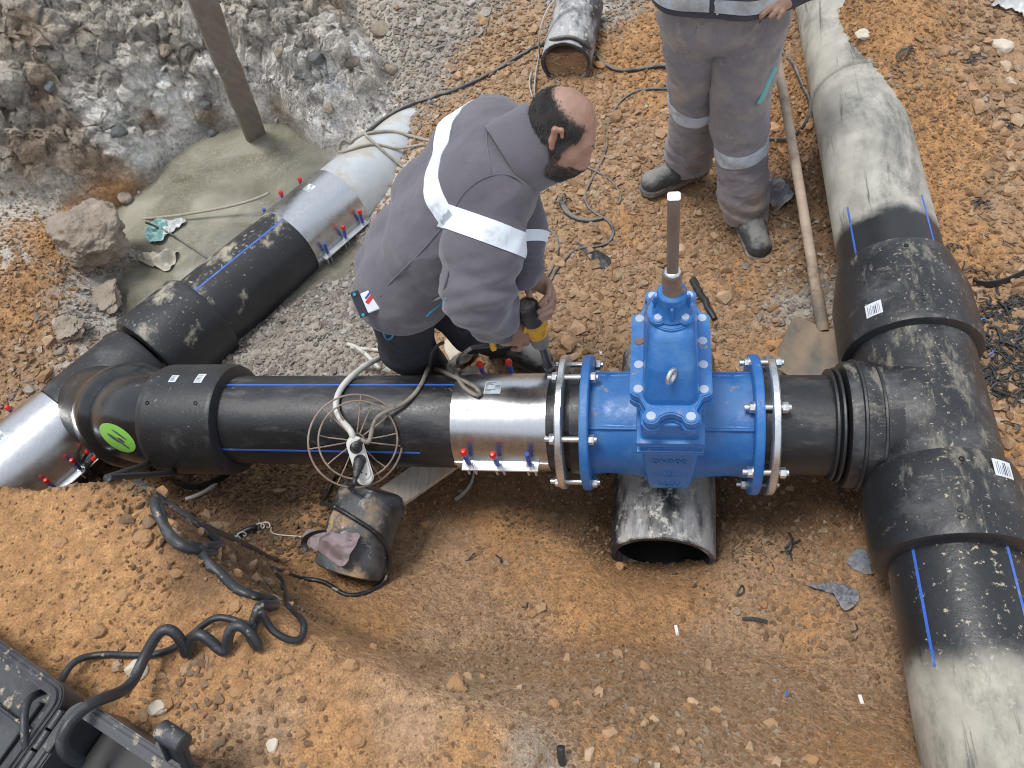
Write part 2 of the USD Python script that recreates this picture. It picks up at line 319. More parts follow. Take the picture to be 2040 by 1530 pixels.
# hollow under the pipe stub and small tracks are part of the control points; heights on the grid
GZ = _z.reshape(_X.shape); GDB = _db.reshape(_X.shape); GDW = _dw.reshape(_X.shape)
def bil(G, x, y):
    i = np.clip(np.searchsorted(GX, x) - 1, 0, len(GX) - 2); j = np.clip(np.searchsorted(GY, y) - 1, 0, len(GY) - 2)
    u = np.clip((x - GX[i]) / (GX[i + 1] - GX[i]), 0, 1); v = np.clip((y - GY[j]) / (GY[j + 1] - GY[j]), 0, 1)
    return G[i, j] * (1 - u) * (1 - v) + G[i + 1, j] * u * (1 - v) + G[i, j + 1] * (1 - u) * v + G[i + 1, j + 1] * u * v
def gz(x, y): return bil(GZ, np.asarray(x, float), np.asarray(y, float))
def hit(px, py, lift=0.0, z0=1.9):
    """Where the sight line of a picture position meets the ground."""
    d = ray(px, py); t = (z0 - CAM[2]) / d[2]; st = .008 / abs(d[2]) * 1.0
    for k in range(1200):
        p = CAM + d * t
        if p[2] <= gz(p[0], p[1]): break
        t += st
    return CAM + d * (t - st / 2) + np.array([0, 0, lift])

O_, T_, G_, D_, W_, R_, B_, Y_ = (.415, .230, .105), (.385, .248, .150), (.34, .305, .26), (.155, .090, .048), (.76, .74, .70), (.48, .445, .395), (.31, .245, .185), (.38, .255, .155)  # D_: dark soil, with shade under the pipes and bank edge put into it
PAINT = [(100,1050,O_),(250,1100,O_),(100,1200,O_),(300,1250,O_),(200,1340,O_),(450,1350,O_),(650,1450,O_),(900,1490,O_),(800,1430,T_),(600,1500,O_),(500,1450,T_),(620,1240,O_),(800,1300,O_),(720,1230,O_),
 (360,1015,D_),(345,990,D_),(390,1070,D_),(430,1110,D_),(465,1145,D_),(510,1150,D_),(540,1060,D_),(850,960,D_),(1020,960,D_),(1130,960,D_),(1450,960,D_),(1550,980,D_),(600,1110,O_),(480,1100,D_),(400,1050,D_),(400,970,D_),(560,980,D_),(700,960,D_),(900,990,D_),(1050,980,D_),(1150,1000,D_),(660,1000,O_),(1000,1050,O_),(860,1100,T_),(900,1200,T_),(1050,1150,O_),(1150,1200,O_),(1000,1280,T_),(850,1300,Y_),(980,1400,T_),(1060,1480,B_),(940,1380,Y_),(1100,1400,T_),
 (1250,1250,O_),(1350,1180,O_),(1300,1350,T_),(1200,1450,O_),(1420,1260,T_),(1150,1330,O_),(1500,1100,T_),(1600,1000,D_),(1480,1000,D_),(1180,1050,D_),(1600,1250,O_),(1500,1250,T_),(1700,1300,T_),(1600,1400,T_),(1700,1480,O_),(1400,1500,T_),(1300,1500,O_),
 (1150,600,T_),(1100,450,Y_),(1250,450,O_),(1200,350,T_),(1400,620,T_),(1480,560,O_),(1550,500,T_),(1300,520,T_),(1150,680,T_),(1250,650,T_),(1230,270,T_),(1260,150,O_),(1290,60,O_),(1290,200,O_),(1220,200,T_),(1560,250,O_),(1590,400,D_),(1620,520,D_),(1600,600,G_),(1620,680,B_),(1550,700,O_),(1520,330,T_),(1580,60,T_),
 (1750,60,O_),(1850,60,O_),(1850,200,O_),(1900,300,O_),(1900,400,O_),(1980,60,T_),(2000,200,T_),(1990,420,T_),(1950,500,O_),(1960,620,T_),(2000,700,T_),(1990,780,T_),(2020,900,O_),(2030,560,T_),
 (950,150,Y_),(1000,80,Y_),(880,80,G_),(850,180,G_),(900,230,T_),(1000,170,Y_),(1050,130,Y_),(900,20,G_),(1000,20,G_),(1220,20,G_),(820,150,G_),(1030,30,Y_),
 (600,680,G_),(560,720,G_),(660,620,G_),(690,690,G_),(740,660,G_),(640,710,G_),(900,690,T_),(1000,650,T_),
 (420,380,R_),(480,330,W_),(350,450,R_),(300,520,R_),
 (60,560,O_),(40,640,O_),(30,720,T_),(90,480,O_),(100,690,T_),(170,600,R_),(200,560,R_),(130,640,G_),(190,480,Y_),(130,470,O_),(220,640,R_),(150,720,R_),(20,500,R_),(240,490,R_),(230,390,O_),(160,430,O_),
 (0,0,R_),(60,80,B_),(120,40,R_),(100,200,B_),(60,300,B_),(150,120,R_),(200,60,G_),(150,260,B_),(300,60,R_),(260,30,R_),(350,100,G_),(230,180,R_),(320,170,W_),(400,200,W_),(350,230,W_),(280,300,W_),(220,280,W_),(180,330,B_),(120,390,R_),(60,420,R_),(20,380,R_),(300,250,B_),(420,240,B_),(340,290,W_),(400,290,W_),(450,150,W_),(500,80,R_),(550,130,W_),(560,50,R_),(600,180,W_),(660,230,W_),(620,80,R_),(700,150,R_),(700,60,R_),(740,180,R_),(640,270,W_),(590,110,W_),(640,150,W_),(720,110,W_),(680,190,W_),(540,200,W_),(450,200,W_),(270,210,W_),(180,240,W_),(760,230,W_),(560,210,B_),(700,250,W_),(760,150,G_),(480,30,R_),(660,20,B_),(10,200,R_)]
def build_ground():
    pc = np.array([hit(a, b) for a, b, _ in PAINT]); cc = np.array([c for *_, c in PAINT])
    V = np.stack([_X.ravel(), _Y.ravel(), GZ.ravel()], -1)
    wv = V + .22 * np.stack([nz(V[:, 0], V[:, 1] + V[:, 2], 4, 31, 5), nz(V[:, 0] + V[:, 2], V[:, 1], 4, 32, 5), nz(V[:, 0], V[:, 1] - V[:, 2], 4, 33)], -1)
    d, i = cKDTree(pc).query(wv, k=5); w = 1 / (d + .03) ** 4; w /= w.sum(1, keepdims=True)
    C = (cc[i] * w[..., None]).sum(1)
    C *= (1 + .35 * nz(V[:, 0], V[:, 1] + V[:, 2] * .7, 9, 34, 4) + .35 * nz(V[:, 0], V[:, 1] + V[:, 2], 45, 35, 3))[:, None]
    wall = smooth01(GDW.ravel() / .1)
    v = meshkit.fbm(np.stack([V[:, 0] * 6, V[:, 1] * 6, V[:, 2] * 14], -1), 5, 36)
    C = C * (1 + wall * (np.clip((v - .5) * 1.6, -.45, .4)))[:, None]
    wet = smooth01((-.11 - V[:, 2]) / .08)[:, None] * (V[:, 1] > .2)[:, None]; C = C * (1 - .35 * wet)
    F = grid_faces(len(GX), len(GY)); m = trimesh.Trimesh(V, F, process=False)
    nn = vnormals(m); nn = nn * np.sign(nn[:, 2:]); f3 = lambda s_, sd, o=4, q=(1, 1, 1): meshkit.fbm(V * np.array(q) * s_, o, sd) - .5
    rg = np.abs(f3(7, 61, 3, (1, 1, 1.6))) * 2; rg2 = np.abs(f3(17, 62, 3, (1, 1, 1.5))) * 2
    m.vertices = V = V + nn * (wall * smooth01(GDW.ravel() / .25) * (.21 * f3(3.0, 60, 3) + .07 * np.floor(6 * (f3(2.6, 64, 3, (1, 1, 2.2)) + .5)) / 6 * 2 - .24 * (.20 - rg).clip(0) - .13 * (.2 - rg2).clip(0) + .04 * f3(24, 63, 3)))[:, None]
    if m.face_normals[len(F) // 3][2] < 0: m.invert()
    def ex(N, L, out):
        N['va'] = ('noise_texture', {'scale': 38.0, 'detail': 8.0, 'roughness': .7}); N['vr'] = ('rgb_ramp', {'ramp': [(.28, (.62, .60, .58)), (.5, (1, 1, 1)), (.72, (1.36, 1.33, 1.28))]})
        N['vb'] = ('noise_texture', {'scale': 210.0, 'detail': 4.0, 'roughness': .7}); N['vs'] = ('rgb_ramp', {'ramp': [(.30, (.66, .64, .62)), (.5, (1, 1, 1)), (.70, (1.38, 1.34, 1.28))]})
        N['v1'] = ('mix_color', {'blend_type': 'multiply', 'fac': 1.0}); N['vm'] = ('mix_color', {'blend_type': 'multiply', 'fac': 1.0}); L += [('tc.object', 'va.vector'), ('va.fac', 'vr.fac'), ('tc.object', 'vb.vector'), ('vb.fac', 'vs.fac'), (out, 'v1.a'), ('vr.color', 'v1.b'), ('v1.result', 'vm.a'), ('vs.color', 'vm.b')]
        # rock face: cracks and blocks in relief, colour darker in the low parts
        N['ra'] = ('attribute', {'attribute': 'rock'}); N['rm'] = ('mapping', {'scale': (1, 1, 1.7)}); N['rn'] = ('noise_texture', {'scale': 6.5, 'detail': 12.0, 'roughness': .76, 'distortion': .6}); N['rv'] = ('voronoi_texture', {'feature': 'distance_to_edge', 'scale': 13.0}); N['rc'] = ('map_range', {'from_min': .0, 'from_max': .10, 'to_min': 0.0, 'to_max': 1.0, 'clamp': True})
        N['rw'] = ('vector_math', {'math_type': 'multiply_add', 'vector2': (.16, .16, .16)}); N['ry'] = ('math', {'math_type': 'multiply_add', 'value2': .16}); N['rs'] = ('math', {'math_type': 'multiply', 'value2': .12}); N['rb'] = ('bump', {'strength': 1.0})
        N['rk'] = ('rgb_ramp', {'ramp': [(.28, (.80, .75, .70)), (.40, (1.22, 1.19, 1.15)), (.54, (1.45, 1.44, 1.42)), (.72, (1.75, 1.77, 1.78))]}); N['rx'] = ('mix_color', {'blend_type': 'multiply'})
        L += [('tc.object', 'rm.vector'), ('rm.vector', 'rn.vector'), ('rn.color', 'rw.vector1'), ('rm.vector', 'rw.vector3'), ('rw.vector', 'rv.vector'), ('rv.distance', 'rc.value'), ('rc.result', 'ry.value1'), ('rn.fac', 'ry.value3'), ('ry.value', 'rb.height'), ('ra.fac', 'rs.value1'), ('rs.value', 'rb.distance'),
              ('rb.normal', 'b.normal'), ('rn.fac', 'rk.fac'), ('ra.fac', 'rx.fac'), ('vm.result', 'rx.a'), ('rk.color', 'rx.b')]
        return 'rx.result'
    gm = mat('soil_and_gravel', (.85, .85, .85), (1.15, 1.15, 1.15), scale=25, rough=.95, bump=.022, bscale=55, vcol=True, spec=.25, extra=ex)
    global GM; wf = (wall > .2)[m.faces].all(1) & (project(V)[:, 2] > .2)[m.faces].all(1) & (np.abs(project(V)[:, 0] - 400) < 700)[m.faces].all(1); GM = trimesh.Trimesh(V, m.faces[wf], process=False)
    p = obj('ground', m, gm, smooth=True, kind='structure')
    UsdGeom.PrimvarsAPI(p).CreatePrimvar('rock', Sdf.ValueTypeNames.FloatArray, 'vertex').Set(Vt.FloatArray.FromNumpy(wall.astype(np.float32)))
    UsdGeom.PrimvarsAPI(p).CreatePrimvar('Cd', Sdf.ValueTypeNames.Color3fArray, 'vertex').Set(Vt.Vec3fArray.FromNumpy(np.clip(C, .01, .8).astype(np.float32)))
    return p, pc, cc
ground, paint_at, paint_col = build_ground()
def ground_colour(P):
    d, i = cKDTree(paint_at).query(P, k=4); w = 1 / (d + .03) ** 4; w /= w.sum(1, keepdims=True); return (paint_col[i] * w[..., None]).sum(1)
WZ = -.20
def build_water():
    xs = np.linspace(-3.6, -1.25, 160); ys = np.linspace(.55, 2.7, 150); X, Y = np.meshgrid(xs, ys, indexing='ij')
    m = trimesh.Trimesh(np.stack([X.ravel(), Y.ravel(), WZ + .002 * nz(X.ravel(), Y.ravel(), 9, 40)], -1), grid_faces(160, 150), process=False)
    if m.face_normals[0][2] < 0: m.invert()
    depth = WZ - gz(X.ravel(), Y.ravel()) + .03 * nz(X.ravel(), Y.ravel(), 12, 41)
    N = {'tc': ('texture_coordinate', {}), 'at': ('attribute', {'attribute': 'depth'}), 'n': ('noise_texture', {'scale': 2.6, 'detail': 6.0, 'distortion': .8}), 'rp': ('rgb_ramp', {'ramp': [(.30, (.125, .115, .082)), (.5, (.195, .183, .14)), (.70, (.31, .295, .235))]}),
         'vo': ('voronoi_texture', {'scale': 75.0}), 'vf': ('map_range', {'from_min': .20, 'from_max': .27, 'to_min': .8, 'to_max': 0.0, 'clamp': True}), 'mm': ('mapping', {'scale': (1, 1.7, 1), 'rotation': (0, 0, .6)}), 'pn': ('noise_texture', {'scale': 3.0, 'detail': 4.0}), 'pr': ('map_range', {'from_min': .36, 'from_max': .55, 'to_min': 0.15, 'to_max': 1.0, 'clamp': True}), 'pm': ('math', {'math_type': 'multiply'}),
         'fc': ('mix_color', {'b': (.50, .49, .40)}), 'p': ('principled_bsdf', {'roughness': .07, 'specular_ior_level': .6}), 'w': ('noise_texture', {'scale': 7.0, 'detail': 3.0}), 'b': ('bump', {'distance': .006}), 'al': ('map_range', {'from_min': -.012, 'from_max': .11, 'to_min': .0, 'to_max': 1.0, 'clamp': True}), 't': ('transparent_bsdf', {}), 'mx': ('mix_closure', {})}
    L = [('tc.object', 'n.vector'), ('n.fac', 'rp.fac'), ('tc.object', 'mm.vector'), ('mm.vector', 'vo.vector'), ('vo.distance', 'vf.value'), ('tc.object', 'pn.vector'), ('pn.fac', 'pr.value'), ('vf.result', 'pm.value1'), ('pr.result', 'pm.value2'), ('pm.value', 'fc.fac'), ('rp.color', 'fc.a'), ('fc.result', 'p.base_color'), ('tc.object', 'w.vector'), ('w.fac', 'b.height'), ('b.normal', 'p.normal'),
         ('at.fac', 'al.value'), ('al.result', 'mx.fac'), ('t.BSDF', 'mx.closure1'), ('p.BSDF', 'mx.closure2')]
    wm = usdkit.material(stage, '/World/Looks/murky_water', N, L, surface='mx.closure')
    p = obj('water', m, wm, smooth=True, kind='structure')
    UsdGeom.PrimvarsAPI(p).CreatePrimvar('depth', Sdf.ValueTypeNames.FloatArray, 'vertex').Set(Vt.FloatArray.FromNumpy(depth.astype(np.float32)))
build_water()
# ---------------------------------------------------------------- loose stones and gravel
def pebble(seed, flat=.6, n=11):
    r = np.random.default_rng(seed); p = r.normal(size=(n, 3)); p /= np.linalg.norm(p, axis=1, keepdims=True); p *= r.uniform(.75, 1.1, (n, 1))
    m = trimesh.Trimesh(p * [1.15, .85, flat]).convex_hull; return m
def stone_mat(name, ramp):
    def ex(N, L, out):
        N['oi'] = ('object_info', {}); N['sr'] = ('rgb_ramp', {'ramp': ramp}); N['sm'] = ('mix_color', {'blend_type': 'multiply', 'fac': 1.0})
        L += [('oi.random', 'sr.fac'), ('sr.color', 'sm.a'), (out, 'sm.b')]; return 'sm.result'
    return mat(name, (.8, .8, .8), (1.15, 1.13, 1.1), scale=30, rough=.88, bump=.004, bscale=90, extra=ex, spec=.3)
SM = {'tan': stone_mat('tan_stone', [(0, (.25, .15, .08)), (.3, (.33, .21, .12)), (.7, (.38, .25, .15)), (.93, (.41, .295, .20)), (1, (.47, .39, .30))]),
      'grey': stone_mat('grey_stone', [(0, (.22, .19, .165)), (.4, (.29, .255, .22)), (.8, (.36, .325, .285)), (1, (.48, .45, .41))]),
      'orange': stone_mat('orange_stone', [(0, (.28, .155, .07)), (.5, (.355, .205, .10)), (.88, (.41, .25, .135)), (1, (.46, .34, .22))]),
      'dark': stone_mat('brown_stone', [(0, (.13, .08, .045)), (.5, (.19, .125, .075)), (1, (.27, .19, .125))])}
def scatter(name, kind, P, S, label, seed, flat=.6, protos=7):
    r = np.random.default_rng(seed); n = len(P)
    path = numbered('/World/' + name); pi = UsdGeom.PointInstancer.Define(stage, path)
    UsdGeom.Scope.Define(stage, path + '/shapes')
    for k in range(protos):
        g = usdkit.mesh(stage, f'{path}/shapes/pebble_{k:03d}', pebble(seed * 50 + k, flat), SM[kind], smooth=False); pi.CreatePrototypesRel().AddTarget(g.GetPath())
    pi.CreateProtoIndicesAttr(Vt.IntArray.FromNumpy(r.integers(0, protos, n).astype(np.int32)))
    pi.CreatePositionsAttr(Vt.Vec3fArray.FromNumpy(P.astype(np.float32)))
    a = r.uniform(0, 2 * np.pi, n); ti = r.normal(0, .35, (n, 2))
    q = np.stack([np.cos(a / 2), ti[:, 0] * .5, ti[:, 1] * .5, np.sin(a / 2)], 1); q /= np.linalg.norm(q, axis=1, keepdims=True)
    pi.CreateOrientationsAttr(Vt.QuathArray([Gf.Quath(float(w), float(x), float(y), float(z)) for w, x, y, z in q]))
    pi.CreateScalesAttr(Vt.Vec3fArray.FromNumpy((S[:, None] * r.uniform(.8, 1.2, (n, 3))).astype(np.float32)))
    keys(pi.GetPrim(), label, 'gravel', None, 'stuff')
DENS = [  # picture position, share of ground covered by loose stones, mean size in mm, sort
 (600,680,1,11,'grey'),(560,730,1,11,'grey'),(660,620,1,11,'grey'),(700,690,1,11,'grey'),(400,960,0.9,11,'dark'),(340,940,0.9,11,'dark'),(500,960,0.9,10,'dark'),(620,960,0.8,9,'dark'),
 (450,1060,0.8,10,'dark'),(380,1060,0.8,10,'dark'),(480,1120,0.8,9,'dark'),(420,1000,0.8,10,'dark'),(560,1020,0.6,8,'dark'),(900,690,1,12,'tan'),(1150,600,1,12,'tan'),(1100,450,1,12,'tan'),
 (1200,350,1,12,'tan'),(1250,270,1,11,'tan'),(1300,500,0.9,10,'tan'),(1400,620,0.95,10,'tan'),(1550,560,0.9,9,'tan'),(1500,700,0.9,9,'tan'),(1600,600,0.9,12,'grey'),(1240,120,0.9,11,'orange'),
 (1290,60,0.6,9,'orange'),(900,230,1,12,'tan'),(950,130,1,13,'tan'),(1000,60,1,13,'tan'),(880,80,0.9,14,'grey'),(850,180,0.9,12,'grey'),(1040,120,1,12,'tan'),(1220,20,0.9,12,'grey'),
 (930,10,0.9,14,'grey'),(1590,200,0.9,9,'orange'),(1590,60,0.9,9,'tan'),(1600,420,0.8,9,'dark'),(1560,850,0.9,9,'tan'),(1800,60,0.3,6,'orange'),(1860,200,0.45,6,'orange'),(1900,350,0.5,6,'orange'),
 (1990,60,1,14.4,'tan'),(2010,200,1,14.4,'tan'),(1960,120,0.9,11.9,'tan'),(2020,350,1,12.8,'tan'),(1970,420,0.9,11,'tan'),(1930,500,0.6,7.6,'orange'),(1990,600,1,11.9,'tan'),(2010,740,1,11.9,'tan'),
 (2030,900,0.9,10.2,'tan'),(1790,160,0.9,9,'tan'),(1840,140,0.8,10,'tan'),(1150,1050,0.68,6.4,'dark'),(1000,1010,0.51,5.6,'dark'),(1050,1120,0.42,5.6,'tan'),(900,1060,0.26,4.8,'orange'),(850,1200,0.21,4.8,'orange'),
 (1000,1220,0.51,5.6,'tan'),(1100,1300,0.64,6.4,'tan'),(1030,1300,0.77,7.2,'tan'),(1200,1250,0.42,5.6,'orange'),(1250,1180,0.3,4.8,'orange'),(1200,1400,0.77,7.2,'tan'),(1300,1450,0.81,8,'tan'),(1400,1330,0.68,7.2,'tan'),
 (1500,1250,0.59,6.4,'tan'),(1480,1100,0.59,6.4,'dark'),(1600,1010,0.68,6.4,'dark'),(1550,1180,0.59,6.4,'tan'),(1660,1120,0.68,7.2,'tan'),(1600,1330,0.59,7.2,'tan'),(1550,1450,0.77,8,'tan'),(1700,1300,0.77,7.2,'tan'),
 (1720,1420,0.59,6.4,'tan'),(1650,1500,0.51,5.6,'orange'),(950,1350,0.42,5.6,'tan'),(1080,1440,0.42,5.6,'tan'),(60,600,0.9,11,'orange'),(40,700,1,12,'tan'),(100,660,0.9,12,'tan'),(90,490,0.7,10,'orange'),
 (150,640,0.7,13,'grey'),(210,600,0.5,14,'grey'),(60,1050,0.05,4,'orange'),(200,1200,0.07,4,'orange'),(350,1250,0.07,4,'orange'),(300,1340,0.18,6.8,'tan'),(380,1400,0.45,8.5,'tan'),(500,1430,0.42,8.5,'tan'),
 (560,1400,0.21,6.8,'tan'),(420,1480,0.36,7.6,'tan'),(560,1500,0.42,7.6,'tan'),(650,1440,0.06,4.8,'orange'),(800,1480,0.09,4.8,'orange'),(600,1270,0.06,4,'orange'),(750,1250,0.07,4.8,'orange'),(700,1350,0.05,4,'orange'),
 (480,1320,0.07,4.8,'orange'),(900,1380,0.26,4.8,'tan'),(100,100,0.11,7.7,'grey'),(200,200,0.09,7,'grey'),(300,100,0.09,7,'grey'),(60,250,0.09,7,'dark'),(400,250,0.04,7,'grey'),(500,150,0.06,7,'grey'),
 (650,100,0.09,8.4,'grey'),(700,200,0.07,7.7,'grey'),(150,350,0.09,8.4,'grey'),(560,60,0.08,7,'grey')]
def build_stones():
    r = np.random.default_rng(5)
    dp = np.array([hit(a, b) for a, b, *_ in DENS]); cov = np.array([d[2] for d in DENS]); sz = np.array([d[3] for d in DENS]) / 1000 * .86; kinds = ['tan', 'grey', 'orange', 'dark']; kk = np.array([kinds.index(d[4]) for d in DENS])
    N = 520000
    X = r.uniform(-4.2, 2.3, N); Y = r.uniform(-1.3, 4.0, N); Z = gz(X, Y); P = np.stack([X, Y, Z], 1)
    q = project(P); ok = (q[:, 0] > -160) & (q[:, 0] < 2200) & (q[:, 1] > -160) & (q[:, 1] < 1680) & (q[:, 2] > .3)
    gx = (gz(X + .03, Y) - gz(X - .03, Y)) / .06; gy = (gz(X, Y + .03) - gz(X, Y - .03)) / .06; sl = np.hypot(gx, gy); ok &= sl < 14
    ok &= ~((Z < WZ - .01) & (Y > .6) & (X < -1.2))
    P = P[ok]; sl = sl[ok]; wp = P + .12 * np.stack([nz(P[:, 0], P[:, 1], 7, 51), nz(P[:, 0], P[:, 1], 7, 52), np.zeros(len(P))], 1) * 2
    d, i = cKDTree(dp).query(wp, k=3); w = 1 / (d + .02) ** 3; w /= w.sum(1, keepdims=True)
    cv = (cov[i] * w).sum(1); s = (sz[i] * w).sum(1); kind = np.take_along_axis(kk[i], (r.random(len(P))[:, None] > np.cumsum(w, 1)).sum(1).clip(0, 2)[:, None], 1)[:, 0]
    cv *= np.clip(.45 + 1.6 * meshkit.noise(P * 6, 53), .3, 1.4)
    dens = N / (6.5 * 5.3); s2 = s * np.exp(r.normal(0, .42, len(P)))
    need = 1.15 * cv / (np.pi * (s * .95) ** 2 * 1.3); keep = r.random(len(P)) < need / dens * np.minimum(np.sqrt(1 + sl * sl), 7)
    P, s2, kind = P[keep], s2[keep], kind[keep]; s2 = s2 * np.where((P[:, 1] < -.25) & (P[:, 0] > -.9), .85, 1)
    P[:, 2] += s2 * .18
    px = s2 * 2 * 1530 / project(P)[:, 2]
    vis = project(P); inside = (vis[:, 0] > 0) & (vis[:, 0] < 2040) & (vis[:, 1] > 0) & (vis[:, 1] < 1530)
    big = np.argsort(-np.where(inside, px, 0))[:290]; rest = np.ones(len(P), bool); rest[big] = False
    names = {'tan': ('tan_gravel', 'loose tan crushed gravel covering the trench floor around the pipes'), 'grey': ('grey_gravel', 'loose grey gravel beside the black diagonal pipe and on the pit wall'),
             'orange': ('orange_gravel', 'small orange stones bedded in the sandy soil bank'), 'dark': ('brown_gravel', 'damp dark brown gravel in the hollows under the pipes')}
    for k, nm in enumerate(kinds):
        mk = rest & (kind == k); scatter(names[nm][0], nm, P[mk], s2[mk], names[nm][1], 60 + k)
    for b in big:                                                       # the stones that show largest are pieces of the ground, one by one
        m = pebble(int(b) + 900, r.uniform(.5, .8), 16); a = r.uniform(0, 6.28); c, sn = np.cos(a), np.sin(a)
        m.vertices = (m.vertices * s2[b]) @ np.array([[c, -sn, 0], [sn, c, 0], [0, 0, 1]]) + P[b]
        obj('stone', m, SM[kinds[kind[b]]], ground, smooth=False)
    print('stones', len(P), [int((kind == k).sum()) for k in range(4)])
build_stones()
# ---------------------------------------------------------------- pipe materials
BLK = (.009, .0095, .011)
def mud_to(axis, at, soft_, col, sign=1, scale=7.0, wob=.12):
    """Mud that coats a pipe beyond a place along it."""
    def ex(N, L, out):
        N['ge'] = ('geometry', {}); N['sx'] = ('separate_xyz', {}); N['mn'] = ('noise_texture', {'scale': scale, 'detail': 7.0, 'roughness': .65}); N['ma'] = ('math', {'math_type': 'multiply_add', 'value2': wob * 2, 'value3': -wob})
        N['ad'] = ('math', {'math_type': 'add'}); N['mr'] = ('map_range', {'range_type': 'smoothstep', 'from_min': at - soft_ if sign > 0 else at + soft_, 'from_max': at + soft_ if sign > 0 else at - soft_, 'to_min': 0.0, 'to_max': 1.0, 'clamp': True})
        N['sp'] = ('noise_texture', {'scale': 4.2, 'detail': 13.0, 'roughness': .76, 'distortion': .35}); N['sr'] = ('map_range', {'range_type': 'smoothstep', 'from_min': .46, 'from_max': .68, 'to_min': .95, 'to_max': .30, 'clamp': True}); N['km'] = ('mapping', {'scale': (15, 1.3, 15)}); N['kn'] = ('noise_texture', {'scale': 1.6, 'detail': 6.0, 'roughness': .7, 'distortion': .4}); N['kr'] = ('map_range', {'range_type': 'smoothstep', 'from_min': .57, 'from_max': .67, 'to_min': 1.0, 'to_max': .35, 'clamp': True}); N['kx'] = ('math', {'math_type': 'multiply'}); N['mu'] = ('math', {'math_type': 'multiply'})
        N['st'] = ('mapping', {'scale': (1, .45, 1)})
        N['cn'] = ('noise_texture', {'scale': 9.0, 'detail': 9.0}); N['cr'] = ('rgb_ramp', {'ramp': [(.33, tuple(np.array(col) * .62)), (.66, col)]}); N['mc'] = ('mix_color', {}); N['mq'] = ('mix_float', {'a': .38, 'b': .85})
        L += [('ge.position', 'sx.vector'), (f'sx.{axis}', 'ad.value1'), ('ge.position', 'mn.vector'), ('mn.fac', 'ma.value1'), ('ma.value', 'ad.value2'), ('ad.value', 'mr.value'), ('ge.position', 'st.vector'), ('st.vector', 'sp.vector'), ('sp.fac', 'sr.value'),
              ('mr.result', 'mu.value1'), ('ge.position', 'km.vector'), ('km.vector', 'kn.vector'), ('kn.fac', 'kr.value'), ('sr.result', 'kx.value1'), ('kr.result', 'kx.value2'), ('kx.value', 'mu.value2'), ('ge.position', 'cn.vector'), ('cn.fac', 'cr.fac'), ('mu.value', 'mc.fac'), (out, 'mc.a'), ('cr.color', 'mc.b'), ('mu.value', 'mq.fac')]
        return ('mc.result', 'mq.result')
    return ex
DUST, PALE = (.30, .25, .18), (.42, .42, .42)
M_pipe = mat('black_polyethylene', BLK, (.015, .016, .018), scale=5, rough=.30, rough2=.48, bump=.0006, bscale=120, stretch=(.3, 1, 1), dust=[((.10, .10, .105), .66, .14, 6, .10, (.35, 1, 1), .5), ((.14, .13, .12), .66, .10, 13, .2, (.3, 1, 1), .5), (DUST, .73, .04, 38, .12)])
M_fit = mat('scuffed_black_fitting', BLK, (.017, .018, .02), scale=7, rough=.36, rough2=.52, bump=.0008, bscale=90, dust=[((.12, .12, .12), .66, .12, 8, .14, (1, 1, 1), .5), (DUST, .70, .03, 60, .12, (1, 1, 1), .7), (PALE, .76, .02, 70, .1)])
M_gloss = mat('glossy_black_elbow', (.008, .0085, .0095), (.012, .012, .013), scale=6, rough=.13, rough2=.26, bump=.0003, bscale=60, dust=[(DUST, .74, .06, 40, .1, (1, 1, 1), .5)])
M_tee = mat('dusty_black_tee', BLK, (.019, .019, .021), scale=6, rough=.36, rough2=.5, bump=.0008, bscale=80, dust=[((.13, .13, .13), .64, .13, 7, .16, (1, 1, 1), .5), ((.30, .27, .21), .64, .06, 10, .12, (1.6, .5, 1), .45), ((.36, .31, .23), .68, .03, 75, .12, (1, 1, 1), .8), ((.36, .31, .23), .68, .08, 14, .1, (.6, 1.6, 1), .35)])
M_splash = mat('mud_splashed_black_pipe', BLK, (.02, .021, .024), scale=5, rough=.32, rough2=.45, bump=.001, bscale=90, dust=[((.38, .34, .26), .665, .07, 6, .22, (1.2, .9, 1), .8), ((.40, .36, .28), .69, .03, 50, .16, (1, 1, 1), .8)])
M_far = mat('mud_coated_pipe', BLK, (.015, .016, .018), scale=6, rough=.38, bump=.001, bscale=70, extra=mud_to('y', .765, .035, (.44, .42, .36), wob=.07))
M_near = mat('mud_smeared_pipe', BLK, (.015, .016, .018), scale=6, rough=.38, bump=.001, bscale=70, extra=mud_to('y', -.72, .05, (.41, .385, .32), -1, wob=.07), dust=((.35, .3, .22), .66, .04, 50, .1))
M_stripe = mat('blue_stripe', (.03, .10, .42), (.04, .13, .5), rough=.4, dust=((.2, .2, .2), .62, .1, 20))
M_offcut = mat('weathered_black_offcut', BLK, (.03, .031, .034), scale=6, rough=.4, rough2=.55, bump=.001, bscale=70, dust=[((.42, .42, .42), .52, .10, 7, .18, (1, .35, 1), .8), ((.46, .44, .40), .60, .05, 30, .1)])
M_inner = mat('dark_pipe_bore', (.008, .008, .008), rough=.5)
M_greypvc = mat('grey_coated_pipe', (.36, .39, .41), (.46, .49, .50), scale=4, rough=.42, bump=.0005, bscale=60, dust=[((.36, .31, .24), .60, .08, 6, .2, (1, 1, 1), .7), ((.25, .2, .14), .68, .03, 40)])
M_creampvc = mat('cream_dusty_pipe', (.50, .48, .42), (.55, .53, .47), scale=4, rough=.6, dust=((.4, .33, .22), .6, .08, 7))
M_label = mat('white_label', (.50, .53, .55), (.56, .59, .61), rough=.35)
M_ink = mat('label_ink', (.05, .055, .07), rough=.5)
M_hole = mat('terminal_hole', (.004, .004, .004), rough=.6)
S15 = .0086
def mainp(x, y=0., z=0.): return np.array([x, y, .45 + S15 * x + z])
UX = norm([1, 0, S15])
RM = .1575
TX = .762
def teep(y): return np.array([TX, y, .45 + S15 * TX - .023 * y])
